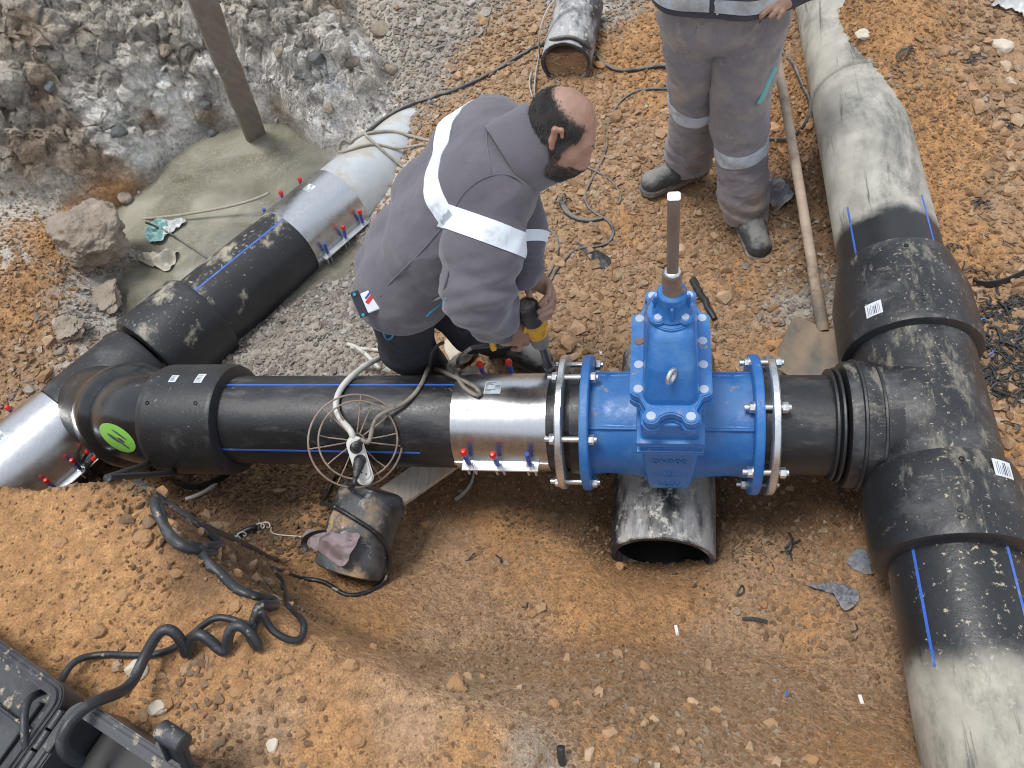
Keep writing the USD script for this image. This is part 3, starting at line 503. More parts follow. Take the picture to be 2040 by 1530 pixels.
UY = norm([0, 1, -.023]); RT = .169
TUBE = lambda A, B, r, w=.02, n=96, bev=.003: lathe([(0, r - w), (0, r - bev), (bev, r), (np.linalg.norm(B - A) - bev, r), (np.linalg.norm(B - A), r - bev), (np.linalg.norm(B - A), r - w)], A, B - A, n)
def chain(A, u, L, prof, n=96): return lathe([(0, prof[0][1] - .03)] + prof + [(L, prof[-1][1] - .03)], A, u, n)

# main horizontal pipe
t = thing('horizontal_water_pipe', 'long black plastic pipe with blue stripes between elbow coupling and steel clamp', 'pipe', mainp(-1.1))
A, B = mainp(-1.66), mainp(-.335)
obj('pipe_wall', TUBE(A, B, RM), M_pipe, t)
for ang, s0, s1 in ((20, .05, .98), (-71, .05, .86), (118, .05, .98), (200, .05, .98)):
    obj('stripe', arc_patch(A, UX, RM, s0, s1, ang - 1.3, ang + 1.3, .0008, ns=2, na=4), M_stripe, t)
# coupling on it
def holes(parent, c, u, r, ang, ds=0.02):
    uu, a, b = frame(u); n = np.cos(np.radians(ang)) * b + np.sin(np.radians(ang)) * a
    for s in (-ds / 2, ds / 2):
        p = np.asarray(c) + np.asarray(u) * s + n * r
        obj('terminal', lathe([(-.004, 0), (-.004, .0035), (.0015, .0045), (.0025, .007), (-.002, .0075), (-.006, .0075), (-.006, 0)], p, n, 14, closed=False), M_hole, parent)
def sticker(parent, A, u, r, s0, s1, p0, p1, lines=4, m=None, name='label'):
    o = obj(name, arc_patch(A, u, r, s0, s1, p0, p1, .0012, ns=2, na=8), m or M_label, parent); q = np.random.default_rng(int(abs(s0) * 1e4)); w = s1 - s0
    obj('print', cat_mesh(*[arc_patch(A, u, r + .0013, s0 + w * .12, s0 + w * q.uniform(.55, .9), p0 + (p1 - p0) * (.14 + .10 * k), p0 + (p1 - p0) * (.14 + .10 * k + (.05 if k in (2, 3) else .022)), .0003, ns=2, na=3) for k in range(8)]), M_ink, o)
    return o
t = thing('coupling_sleeve', 'wide black coupling sleeve with two white labels beside the green stickered elbow', 'pipe fitting', mainp(-1.72))
RC = .200
obj('sleeve_body', lathe([(0, .150), (0, .188), (.02, .197), (.03, RC), (.27, RC), (.285, .194), (.292, .178), (.292, .150)], mainp(-1.81), UX, 96), M_fit, t)
sticker(t, mainp(-1.81), UX, RC, .10, .128, 10, 20); sticker(t, mainp(-1.81), UX, RC, .20, .23, 9, 22)
for s in (.05, .235): holes(t, mainp(-1.81 + s), UX, RC, -14, .0)

# diagonal pipeline below, the branch and elbow
DA, DB = atz(40, 937, .05), atz(790, 310, -.21)
UD = norm(DB - DA)
def dg(px): # a place along the diagonal line from its picture column
    a, b = project(DA)[0], project(DB)[0]; lo, hi = -1., 3.
    for _ in range(40):
        mid = (lo + hi) / 2
        if project(DA + UD * mid)[0] < px: lo = mid
        else: hi = mid
    return lo
RD = .198
s_cl, s_tee0, s_tee1, s_c0, s_c1, s_p1, s_k1, s_g1 = dg(150), dg(152), dg(297), dg(303), dg(408), dg(577), dg(678), dg(850)
KP = mainp(-1.90); 
_tt = (KP - DA) @ UD; T0 = DA + UD * _tt; UB = norm(KP - T0)
t = thing('branch_tee', 'black tee on the diagonal line under the elbow', 'pipe fitting', T0)
obj('tee_run', lathe([(0, .15), (0, RD + .004), (.05, RD + .010), (.30, RD + .012), (s_tee1 - s_tee0 - .02, RD + .010), (s_tee1 - s_tee0, RD + .002), (s_tee1 - s_tee0, .15)], DA + UD * s_tee0, UD, 96), M_fit, t)
LB = np.linalg.norm(KP - T0)
obj('branch_neck', lathe([(.10, .14), (.10, .185), (LB - .33, .176), (LB - .30, .176), (LB - .30, .14)], T0, UB, 80), M_fit, t)
t = thing('elbow', 'glossy black elbow with a green oval sticker joining the lower tee', 'pipe fitting', KP)
# bend: sweep from branch direction to +X
bl = .15; P0 = KP - UB * bl; P1 = KP + UX * .10
bz = [(1 - q) ** 2 * P0 + 2 * q * (1 - q) * KP + q * q * P1 for q in np.linspace(0, 1, 22)]
ELB = []; ELB.append(tube([P0 - UB * .02] + bz + [P1 + UX * .03], np.r_[.172, np.full(22, .172), .172], 72)); obj('bend', ELB[0], M_gloss, t)
ELB.append(lathe([(0, .16), (0, .195), (.012, .203), (.10, .206), (.125, .198), (.15, .180), (.16, .172), (.16, .16)], P0 - UB * .125, UB, 96)); obj('socket_collar', ELB[1], M_gloss, t); ELBT = t
obj('weld_groove', lathe([(0, .15), (0, .178), (.008, .182), (.03, .182), (.034, .172), (.034, .15)], P1 + UX * .004, UX, 80), M_fit, t)
t = thing('dusty_coupling', 'mud splashed black coupling on the diagonal pipe above the elbow', 'pipe fitting', DA + UD * s_c0)
Lc = s_c1 - s_c0
obj('sleeve_body', lathe([(0, .16), (0, .220), (.02, .232), (Lc - .02, .232), (Lc, .222), (Lc, .16)], DA + UD * s_c0, UD, 96), M_splash, t)
sticker(t, DA + UD * s_c0, UD, .232, .13, .23, 38, 44)
t = thing('diagonal_pipe', 'black plastic pipe with a blue stripe running diagonally past the water pool', 'pipe', DA + UD * s_c1)
obj('pipe_wall', TUBE(DA + UD * (s_c1 - .05), DA + UD * (s_p1 + .1), RD), M_splash, t)
obj('stripe', arc_patch(DA, UD, RD, s_c1, s_p1 + .02, -14, -11.5, .0008, na=4), M_stripe, t)
t = obj('grey_pipe', TUBE(DA + UD * (s_p1 + .12), DA + UD * (s_g1 + .5), RD), M_greypvc, loc=DA + UD * s_k1, label='pale grey pipe end emerging from gravel with a rope draped over it', cat='pipe')
t = thing('cream_pipe', 'cream pipe end entering the lower left steel clamp at the frame edge', 'pipe', DA + UD * (s_cl - .6))
obj('pipe_wall', TUBE(DA - UD * 1.5, DA + UD * (s_cl - .2), RD - .004), M_creampvc, t)
obj('pipe_wall', TUBE(DA + UD * (s_cl - .198), DA + UD * (s_tee0 + .03), RD - .003), M_fit, t, label='black plastic spigot inside the clamp')

# the big tee on the right
def ty(py): 
    lo, hi = -2., 4.
    for _ in range(40):
        mid = (lo + hi) / 2
        if project(teep(mid))[1] > py: lo = mid
        else: hi = mid
    return lo
y_f1, y_f0, y_n1, y_n0 = ty(548), ty(715), ty(955), ty(1128)
XB = TX - RT
t = thing('large_tee', 'large dusty black tee fitting on the right pipeline joining the valve branch', 'pipe fitting', teep(.05))
run = lathe([(0, .15), (0, RT + .004), (.1, RT + .012), (y_f0 - y_n1 + .05, RT + .012), (y_f0 - y_n1 + .06, .15)], teep(y_n1 - .03), UY, 96)
obj('run_body', run, M_tee, t)
bp = lambda x: mainp(x)
obj('branch_body', lathe([(0, .14), (0, .190), (.012, .195), (.055, .197), (.075, .190), (.10, .188), (.20, .186), (.24, .176), (.24, .14)], bp(.515), UX, 96), M_tee, t)
# blended shoulder between branch and run
obj('crotch', lathe([(0, .15), (0, .180), (.05, .186), (.09, .196), (.13, .20), (.13, .15)], bp(.60), UX, 96), M_tee, t)
for x, r in ((.475, .168), (.492, .172), (.545, .197), (.60, .187)):
    obj('weld_bead', lathe([(0, r - .02), (0, r), (.003, r + .005), (.009, r + .006), (.013, r), (.013, r - .02)], bp(x), UX, 80), M_fit, t)
for nm, ya, yb, sgn, lb in (('coupling_sleeve', y_f0, y_f1, 1, 'black coupling sleeve with a white label on the upper side of the large tee'), ('coupling_sleeve', y_n0, y_n1, -1, 'scratched black coupling sleeve with a white label on the lower side of the large tee')):
    t = thing(nm, lb, 'pipe fitting', teep((ya + yb) / 2)); Lx = yb - ya
    obj('sleeve_body', lathe([(0, .15), (0, .192), (.006, .207), (.03, .214), (Lx * .62, .212), (Lx * .8, .199), (Lx, .186), (Lx, .15)] if sgn > 0 else [(0, .15), (0, .19), (.01, .206), (.04, .212), (Lx * .7, .211), (Lx * .9, .203), (Lx, .192), (Lx, .15)], teep(ya), UY, 96), M_tee, t)
    if sgn > 0: sticker(t, teep(ya), UY, .2135, .05, .10, 33, 47); holes(t, teep(ya + .08), UY, .212, 1); holes(t, teep(ya + Lx * .84), UY, .196, 4)
    else: sticker(t, teep(ya), UY, .211, Lx - .085, Lx - .035, -36, -20); holes(t, teep(ya + .06), UY, .211, 10); holes(t, teep(ya + Lx * .80), UY, .207, 1)
# upper right pipe with a mitred weld
y_m = ty(196)
t = thing('muddy_pipe', 'mud caked pipe with a mitred weld rising from soil at the upper right', 'pipe', teep(1.2))
obj('pipe_wall', TUBE(teep(y_f1 - .06), teep(y_m), RT), M_far, t)
for ang in (55, -34): obj('stripe', arc_patch(teep(y_f1 - .06), UY, RT, .04, .30, ang - 1.3, ang + 1.3, .0008, na=4), M_stripe, t)
E1 = teep(y_m); e2 = norm(atz(1652, -40, .36) - E1 * 1.0); 
obj('pipe_wall', TUBE(E1 - e2 * .03, E1 + e2 * 1.6, RT - .001), M_far, t)
obj('weld_bead', lathe([(-.012, RT - .02), (-.012, RT + .001), (-.006, RT + .008), (.003, RT + .009), (.010, RT + .001), (.010, RT - .02)], E1, norm(UY + e2), 96), M_far, t)
t = thing('muddy_pipe', 'black pipe with blue stripes fading into mud at the lower right corner', 'pipe', teep(-.9))
obj('pipe_wall', TUBE(teep(-2.4), teep(y_n0 + .05), RT), M_near, t)
for ang, s in ((52, .30), (-27, .27)): obj('stripe', arc_patch(teep(y_n0), -UY, RT, -.02, s, -ang - 1.4, -ang + 1.4, .0008, na=4), M_stripe, t)
print('ys', y_f1, y_f0, y_n1, y_n0, y_m, 's', s_cl, s_tee1, s_c0, s_c1, s_p1, s_k1, s_g1)
# ---------------------------------------------------------------- gate valve, backing rings, steel clamps
M_blue = mat('blue_epoxy', (.015, .108, .325), (.021, .135, .39), scale=4, rough=.24, rough2=.40, bump=.0016, bscale=55, dust=[((.09, .21, .40), .62, .14, 7, .2, (1, 1, 1), .6), ((.33, .23, .13), .70, .04, 20, .14, (1, 1, 1), .8), ((.30, .22, .14), .74, .02, 90, .1), ((.008, .05, .17), .66, .10, 11, 0, (1, 1, 1), .6)])
M_cap = mat('bolt_cap', (.30, .36, .46), (.38, .43, .52), rough=.45, dust=((.3, .2, .12), .68, .05, 60))
M_zinc = mat('zinc_plated_steel', (.55, .56, .56), (.66, .67, .67), scale=14, rough=.24, rough2=.42, metal=.95, bump=.0004, bscale=60, dust=((.30, .27, .22), .70, .06, 25, 0, (1, 1, 1), .7))
M_steel = mat('brushed_stainless', (.47, .475, .48), (.56, .56, .56), scale=9, rough=.24, rough2=.33, metal=1.0, stretch=(60, 1, 1), bump=.0002, bscale=30, dust=((.33, .28, .2), .74, .05, 18, .1, (1, 1, 1), .6))
M_bar = mat('galvanised_bar', (.48, .49, .50), (.58, .59, .60), scale=20, rough=.35, metal=.8, dust=((.3, .26, .2), .70, .06, 20))
M_red = mat('red_plastic', (.50, .018, .015), (.58, .03, .02), rough=.32)
M_bluestud = mat('blue_coated_stud', (.025, .055, .27), (.04, .075, .33), rough=.4)
M_rust = mat('rusty_steel', (.13, .085, .065), (.22, .17, .14), scale=18, rough=.75, bump=.002, bscale=60, dust=((.22, .11, .05), .56, .1, 14))
M_rod = mat('worn_steel_rod', (.10, .070, .052), (.19, .155, .125), scale=9, rough=.7, bump=.002, bscale=40, stretch=(1, 1, .3), dust=[((.09, .055, .035), .58, .07, 16, 0, (1, 1, .4))])
M_white = mat('white_paint', (.72, .76, .74), rough=.5)
M_rubber = mat('black_rubber', (.012, .012, .013), (.02, .02, .02), rough=.55)
ZV = .45
def ext(poly, z0, z1, bev=.003):
    """A horizontal plate with a given outline, its top and bottom edges bevelled."""
    parts = []
    for g in getattr(poly, 'geoms', [poly]):
        cs = m3.CrossSection([np.asarray(g.exterior.coords)[:-1]] + [np.asarray(i.coords)[:-1] for i in g.interiors], m3.FillRule.EvenOdd)
        ins = cs.offset(-bev, m3.JoinType.Round, 2.0, 24)
        a = cs.extrude(z1 - z0 - 2 * bev).translate((0, 0, z0 + bev)); b = ins.extrude(z1 - z0).translate((0, 0, z0)); parts.append(a + b)
    out = parts[0]
    for q in parts[1:]: out = out + q
    return to_tri(out)
def build_valve():
    t = thing('gate_valve', 'blue cast iron gate valve with flanges, eye bolt and domed bonnet', 'valve', (0, 0, ZV - .2))
    def bf(p):
        x, y, z = p.T; zz = z - ZV; ax = np.abs(x)
        r = .163 + .014 * np.exp(-(x / .13) ** 2) + .006 * smooth01((ax - .19) / .05)
        d1 = np.maximum(np.hypot(y, zz) - r, ax - .262)
        cz = np.clip(zz, 0, .33); q = np.hypot(y, zz - cz) - .198
        hx = np.interp(zz, [-.22, -.12, 0.02, .10, .30, .38], [.036, .048, .060, .066, .070, .074])
        o = np.maximum(np.stack([q, ax - hx], 1), 0); d2 = np.linalg.norm(o, axis=1) + np.minimum(np.maximum(q, ax - hx), 0) - .010
        d2 = np.maximum(d2, zz - .352)
        k = .028; h = np.maximum(k - np.abs(d1 - d2), 0) / k; d = np.minimum(d1, d2) - h * h * k * .25
        rib = np.maximum(np.maximum(np.abs(np.arctan2(-y, zz) - .62) * .165 - .004, np.hypot(y, zz) - .178), ax - .25)   # cast parting rib
        rib2 = np.maximum(np.maximum(np.abs(np.arctan2(y, zz) - .62) * .165 - .004, np.hypot(y, zz) - .178), ax - .25)
        d = np.minimum(d, np.minimum(rib, rib2))
        for zc, ww in ((.262, .014), (.215, .011)):                          # two lips round the neck
            l = np.maximum(np.maximum(q - .020, ax - hx - .022), np.abs(zz - zc) - ww * .5) - .004; k = .008; h = np.maximum(k - np.abs(d - l), 0) / k; d = np.minimum(d, l) - h * h * k * .25
        return d
    bf.lo = np.array([-.27, -.235, ZV - .225]); bf.hi = np.array([.27, .235, ZV + .37])
    body = surfnet(bf, .0045)
    obj('body', body, M_blue, t, smooth=40)
    for sx in (-1, 1):
        x0 = .243 if sx > 0 else -.271
        obj('flange', lathe([(0, .14), (0, .2195), (.004, .2225), (.024, .2225), (.028, .2195), (.028, .14)], (x0, 0, ZV), (1, 0, 0), 96), M_blue, t)
    bolts = [(sx * .0875, y) for sx in (-1, 1) for y in (.12, .04, -.04, -.12)] + [(sx * .052, sy * .205) for sx in (-1, 1) for sy in (-1, 1)]
    core = shapely.Polygon([(-.0875, -.13), (-.052, -.200), (.052, -.200), (.0875, -.13), (.0875, .13), (.052, .200), (-.052, .200), (-.0875, .13)]).buffer(.004)
    lob = shapely.union_all([core] + [shapely.Point(b).buffer(.0225) for b in bolts])
    side = shapely.union_all([shapely.box(-.110, -.132, .110, .132)])
    poly = lob.union(side).difference(shapely.Point(0, -.232).buffer(.036)).difference(shapely.Point(0, .232).buffer(.036)).buffer(.010).buffer(-.018).buffer(.010).simplify(.0006)
    obj('body_rim', ext(poly, ZV + .338, ZV + .368, .004), M_blue, t, smooth=30)
    obj('bonnet_rim', ext(poly.buffer(-.002), ZV + .3695, ZV + .400, .004), M_blue, t, smooth=30)
    for bx, by in bolts:
        c = np.array([bx, by, ZV + .398]); obj('bolt_cap', lathe([(0, 0), (0, .0135), (.003, .0135), (.0045, .0125), (.005, 0)], c, (0, 0, 1), 20, closed=False), M_cap if not (bx < 0 and abs(by - .04) < .01) else M_rust, t)
    def bo(p):
        x, y, z = p.T; zz = z - ZV
        lean = np.interp(zz, [.36, .42, .50, .56, .60], [.178, .168, .128, .085, .066])
        hx = np.interp(zz, [.38, .41, .46, .56, .60], [.080, .074, .070, .060, .050])
        q = np.abs(y) - lean; w = np.abs(x) - hx
        d = np.linalg.norm(np.maximum(np.stack([q * .85, w], 1) + .032, 0), axis=1) + np.minimum(np.maximum(q * .85, w) + .032, 0) - .032
        d = np.maximum(d, .39 - zz); tt = zz - .585
        h = np.maximum(.03 - np.abs(d - tt), 0) / .03
        return np.maximum(d, tt) + h * h * .03 * .25
    bo.lo = np.array([-.09, -.19, ZV + .385]); bo.hi = np.array([.09, .19, ZV + .59])
    obj('bonnet', surfnet(bo, .004), M_blue, t, smooth=50)
    g = shapely.Point(0, 0).buffer(.062, 24)
    obj('gland_flange', ext(g, ZV + .575, ZV + .592, .003), M_blue, t, smooth=30)
    sq = shapely.union_all([shapely.Point(a * .034, b * .034).buffer(.017) for a in (-1, 1) for b in (-1, 1)] + [shapely.box(-.028, -.03, .028, .03)])
    obj('gland_boss', ext(sq.buffer(.006).buffer(-.006), ZV + .5925, ZV + .606, .003), M_blue, t, smooth=30)
    neck = cat_mesh(lathe([(0, .02), (0, .050), (.012, .042), (.035, .036), (.052, .0355), (.056, .0375), (.072, .0375), (.076, .034), (.076, .022), (.06, .022)], (0, 0, ZV + .598), (0, 0, 1), 48),
                    *[box((.032 * math.cos(a), .032 * math.sin(a), ZV + .627), (.03, .008, .05), [[math.cos(a), math.sin(a), 0], [-math.sin(a), math.cos(a), 0], [0, 0, 1]], .002) for a in np.radians([0, 90, 180, 270])])
    obj('stem_neck', neck, M_blue, t)
    for a in (-1, 1):
        for b in (-1, 1): obj('bolt_cap', lathe([(0, 0), (0, .0105), (.004, .0105), (.006, .0095), (.0065, 0)], (a * .034, b * .034, ZV + .6055), (0, 0, 1), 20, closed=False), M_cap, t)
    # lifting eye on the sloping bonnet face
    en = norm([0, -.62, .55]); ec = aty(1337, 742, -.118)
    ring = trimesh.creation.torus(.0185, .0062, 28, 12); R0 = np.eye(4); u, a, b = frame([.85, -.5, .1], en); R0[:3, :3] = np.stack([a, b, u], 1); R0[:3, 3] = ec + en * .036
    ring.apply_transform(R0)
    obj('eye_bolt', cat_mesh(ring, cylinder(ec - en * .01, ec + en * .017, .009, 16, .008, .002), lathe([(0, 0), (0, .017), (.004, .019), (.008, .015), (.008, 0)], ec + en * .004, en, 24, closed=False)), M_zinc, t)
    # raised casting marks on the front of the body
    def emboss(nm, txt, h, z, off=0.0):
        m = meshkit.text_mesh(txt, h, .004, bold=True); w = m.bounds[1, 0] - m.bounds[0, 0]; m.apply_translation([-(m.bounds[0, 0] + w / 2), 0, 0]); v = m.vertices
        zz = z - ZV + v[:, 1]; yy = -(np.sqrt(np.maximum(.208 ** 2 - np.minimum(zz, 0) ** 2, 0)) - .0008 + v[:, 2] * .9)
        m.vertices = np.stack([v[:, 0], yy, ZV + zz], 1); obj(nm, m, M_blue, t, smooth=False)
    emboss('casting_mark', 'DN300', .022, .580); emboss('casting_mark', 'S', .020, .494); emboss('casting_mark', '1000', .020, .425)
    dm = shapely.Polygon([(-.05, 0), (0, .025), (.05, 0), (0, -.025)]); dm = dm.difference(dm.buffer(-.005)); m = trimesh.creation.extrude_polygon(dm, .004); v = m.vertices
    zz = .504 - ZV + v[:, 1]; m.vertices = np.stack([v[:, 0], -(.2068 - np.where(zz < 0, .208 - np.sqrt(.208 ** 2 - zz ** 2), 0) + v[:, 2] * .6), ZV + zz], 1); obj('casting_mark', m, M_blue, t, smooth=False)
build_valve()
t = thing('valve_key', 'rusty socket with a square rod standing on top of the blue valve', 'valve key', (0, 0, ZV + .66))
z0 = 1.105
obj('socket', cat_mesh(lathe([(0, .012), (0, .022), (.004, .0245), (.085, .0245), (.09, .022), (.09, .012)], (0.0, 0, z0), (0, 0, 1), 28), cylinder((.02, -.012, z0 + .04), (.031, -.018, z0 + .04), .005, 10)), M_rust, t)
obj('weld', wind(trimesh.Trimesh(trimesh.creation.icosphere(2, 1).vertices * [.021, .021, .009] * (1 + .18 * (meshkit.noise(trimesh.creation.icosphere(2, 1).vertices * 3, 4)[:, None] - .5)) + [0, 0, z0 + .09], trimesh.creation.icosphere(2, 1).faces)), M_zinc, t)
obj('rod', box((0, 0, z0 + .21), (.028, .026, .25), bev=.005), M_rod, t, smooth=20)
obj('rod_tip', box((0, 0, z0 + .3385), (.0285, .0265, .008), bev=.004), M_white, t)

def ring_set(name, label, xr, xf, outside, offs):
    t = thing(name, label, 'flange ring', mainp(xr + .012), 'zinc backing rings bolted to the valve flanges')
    c = mainp(xr); c[2] = ZV
    obj('ring', lathe([(0, RM + .006), (0, .217), (.004, .2215), (.020, .2215), (.024, .217), (.024, RM + .006)], c, (1, 0, 0), 96), M_zinc, t)
    xa, xb = (xr, xf) if outside < 0 else (xf, xr)
    for k in range(6):
        a = np.radians(offs + 60 * k); y, z = -.199 * np.sin(a), ZV + .199 * np.cos(a); P = lambda x: np.array([x, y, z])
        b = obj('bolt', cylinder(P(xa - .030), P(xb + .028 + .026), .0092, 14, bev=.001), M_zinc, t)
        obj('nut', hexnut(P(xb + .028), (1, 0, 0), .0165, .018, k), M_zinc, b); obj('head', hexnut(P(xa - .016), (1, 0, 0), .0165, .016, k), M_zinc, b)
        obj('washer', lathe([(0, .008), (0, .019), (.003, .019), (.003, .008)], P(xa - .003), (1, 0, 0), 20), M_zinc, b)
ring_set('flange_ring', 'zinc ring left of the blue valve beside the steel clamp', -.347, -.271, -1, -15)
ring_set('flange_ring', 'zinc ring right of the blue valve beside the large tee', .292, .243, 1, 15)
t = thing('flange_adaptor', 'black stub pipe end between left zinc ring and the valve flange', 'pipe fitting', mainp(-.30))
obj('stub', lathe([(0, .14), (0, RM - .002), (.06, RM - .002), (.062, .178), (.085, .180), (.094, .180), (.094, .14)], (-.3665, 0, ZV), (1, 0, 0), 80), M_pipe, t)
t = thing('flange_adaptor', 'short black stub pipe between right zinc ring and the large tee', 'pipe fitting', mainp(.38))
obj('stub', lathe([(0, .14), (0, .180), (.010, .180), (.024, .178), (.026, RM - .001), (.225, RM - .001), (.225, .14)], (.2725, 0, ZV), (1, 0, 0), 80), M_pipe, t)

def clamp(label, A, u, r, L, bolt_s, capped, up, group='stainless repair clamps', lines=True, lab=None, drop=0.0, slab=None, side=(98, -82)):
    """A stainless repair clamp: a rolled shell in two halves with a bolted lug bar along each side."""
    u, a, b = frame(u, up); A = np.asarray(A, float)
    t = thing('repair_clamp', label, 'pipe clamp', A + u * L / 2 - b * r, group)
    obj('shell', lathe([(0, r - .002), (0, r + .0035), (.0015, r + .005), (L - .0015, r + .005), (L, r + .0035), (L, r - .002)], A, u, 128), M_steel, t)
    for sd, sg in ((0, 1), (1, -1)):
        ang = np.radians(side[sd]); rad = np.cos(ang) * b + np.sin(ang) * a
        base = A + rad * (r + .004)
        out = norm(a * sg); mid = lambda s, o, h: base + u * s + out * o + b * h
        lo, hi = (.03, L - .03)
        bar = obj('lug_bar', cat_mesh(box(mid((lo + hi) / 2, .017, .0), (hi - lo, .036, .006), [u, out, b], .0012), box(mid((lo + hi) / 2, .0, -.014), (hi - lo, .005, .034), [u, out, b], .001)), M_bar, t, smooth=20)
        obj('rim_strip', box(mid(L / 2, .004, -.009), (L, .006, .016), [u, out, b], .001), M_bar, t, smooth=20)
        for q, s in enumerate(bolt_s[sd]):
            f = obj('finger', cat_mesh(box(mid(s - .012, .012, -.03), (.007, .022, .05), [u, out, b], .0012), box(mid(s + .012, .012, -.03), (.007, .022, .05), [u, out, b], .0012)), M_bar, t, smooth=20)
            P = mid(s, .018, .003); tilt = norm(b + .06 * out * (1 if q % 2 else -.5))
            if capped[sd][q] == 'x': continue
            nt = obj('nut', hexnut(P, tilt, .0135, .013), M_zinc, t); obj('washer', lathe([(0, .007), (0, .0155), (.0025, .0155), (.0025, .007)], P - tilt * .001, tilt, 18), M_zinc, nt)
            h = .082
            st = obj('stud', cylinder(P - tilt * .02, P + tilt * h, .0085, 14, bev=.001), M_bluestud, t)
            if capped[sd][q] == 'c':
                obj('cap', lathe([(0, 0), (0, .0105), (.007, .012), (.017, .0115), (.023, .0075), (.0248, 0)], P + tilt * (h - .006), tilt, 16, closed=False), M_red, st)
    if slab is not None:
        s0, s1, p0, p1 = slab
        l = obj('label', arc_patch(A, u, r + .005, s0, s1, p0, p1, .0008, na=10, up=up), M_clab, t)
        r1 = np.random.default_rng(3); bars = []
        for k in range(9):
            pp = p0 + (p1 - p0) * (.08 + .1 * k); ln = r1.uniform(.35, .9)
            if 2 < k < 6: bars.append(arc_patch(A, u, r + .0059, s0 + (s1 - s0) * .05, s0 + (s1 - s0) * (.05 + .25 * ln), pp, pp + (p1 - p0) * .035, .0004, na=2, up=up)); st = .62
            else: st = .05
            bars.append(arc_patch(A, u, r + .0059, s0 + (s1 - s0) * st, s0 + (s1 - s0) * min(.95, st + ln * .8), pp, pp + (p1 - p0) * .035, .0004, na=2, up=up))
        obj('print', cat_mesh(*bars), M_ink, l)
    return t
M_clab = mat('grey_label', (.50, .55, .58), (.55, .60, .62), rough=.35)
x0, x1 = -.690, -.378; L = x1 - x0
cx = lambda px, y, z: (atz(px, 0, z), )[0]
clamp('steel clamp on the horizontal pipe under the impact wrench', mainp(x0), UX, RM, L, ([.055, .155, .258], [.055, .150, .255]), ('ccx', 'ccb'), (0, 0, 1), slab=(.105, .160, 4, 24), side=(92, -82))
Ld = s_k1 - s_p1
clamp('steel clamp joining the black diagonal pipe to the pale grey pipe', DA + UD * s_p1, UD, RD + .002, Ld, ([.06, Ld / 2, Ld - .06], [.06, Ld / 2, Ld - .06]), ('bcc', 'bcc'), norm([.1, -.05, 1]), slab=(Ld * .55, Ld * .55 + .05, 0, 14), side=(88, -88))
Lq = .55
clamp('steel clamp at the left edge joining the cream pipe to the branch tee', DA + UD * (s_cl - Lq), UD, RD + .003, Lq, ([.08, .19, .30, .42], [.08, .19, .30, .42]), ('cccc', 'cccc'), norm([.1, -.05, 1]), slab=(.26, .33, -4, 14), side=(88, -88))

# pipe stub that props the valve
t = thing('pipe_stub', 'scuffed black pipe piece lying in a hollow beneath the blue valve', 'pipe offcut', (0, .05, .05))
A, B = np.array([-.02, -.31, .055]), np.array([.0, .52, .045])
obj('pipe_wall', lathe([(0, .158), (0, .176), (.004, .180), (.826, .180), (.83, .158)], A, B - A, 96), M_offcut, t)
obj('bore', lathe([(.03, .1575), (.79, .1575), (.79, .1565), (.03, .1565)], A, B - A, 72), M_inner, t)
# ---------------------------------------------------------------- people
def atd(px, py, d): return CAM + ray(px, py) * d
def camdepth(p): return float(((np.asarray(p) - CAM) @ ROT.T)[2])
def on_mesh(m, px, py, lift=0.0):
    """First point of a mesh on a sight line."""
    d = ray(px, py); tri = m.triangles; e1, e2 = tri[:, 1] - tri[:, 0], tri[:, 2] - tri[:, 0]; h = np.cross(d, e2); a = (e1 * h).sum(1); s = CAM - tri[:, 0]
    with np.errstate(all='ignore'):
        u = (s * h).sum(1) / a; q = np.cross(s, e1); v = (q * d).sum(1) / a; t = (e2 * q).sum(1) / a
    ok = (u >= -1e-6) & (v >= -1e-6) & (u + v <= 1 + 1e-6) & (t > .1) & np.isfinite(t)
    if not ok.any(): return None
    return CAM + d * (t[ok].min() - lift)
M_skin = mat('skin', (.25, .142, .098), (.325, .195, .142), scale=22, rough=.50, bump=.0016, bscale=130, vcol=True)
M_hair = mat('dark_hair', (.014, .012, .011), (.06, .053, .05), scale=45, rough=.5, bump=.004, bscale=60, stretch=(1, 1, 1))
M_fleece = mat('grey_mauve_fleece', (.084, .077, .092), (.112, .103, .120), scale=6, rough=.95, bump=.0016, bscale=260, sheen=.25, dust=((.30, .28, .28), .70, .05, 30, 0, (1, 1, 1), .4))
M_reflect = mat('reflective_tape', (.60, .66, .72), (.70, .75, .80), scale=10, rough=.45, bump=.0006, bscale=40, dust=((.4, .4, .42), .62, .1, 9))
M_navy = mat('black_work_cloth', (.020, .021, .027), (.034, .034, .042), scale=8, rough=.9, bump=.0015, bscale=120, dust=((.12, .10, .09), .64, .10, 9, .1, (1, 1, 1), .6))
M_cyan = mat('cyan_zip', (.02, .22, .36), (.03, .26, .40), rough=.4)
M_mauve = mat('dusty_mauve_trousers', (.165, .145, .158), (.215, .19, .195), scale=5, rough=.95, bump=.002, bscale=150, sheen=.15, dust=[((.33, .27, .21), .56, .10, 4.5, 0, (1, 1, .8), .75), ((.36, .31, .27), .64, .06, 18, 0, (1, 1, 1), .6)])
M_boot = mat('dusty_black_boot', (.028, .03, .034), (.06, .062, .066), scale=12, rough=.6, bump=.0015, bscale=60, dust=[((.25, .24, .22), .54, .12, 11, .25, (1, 1, 1), .75)])
M_sole = mat('grey_boot_sole', (.10, .095, .09), (.16, .15, .135), scale=20, rough=.85, dust=((.3, .24, .17), .55, .1, 20))
M_yellow = mat('yellow_tool_housing', (.60, .30, .02), (.66, .35, .03), scale=9, rough=.4, bump=.0008, bscale=50, dust=((.16, .12, .07), .60, .08, 14))
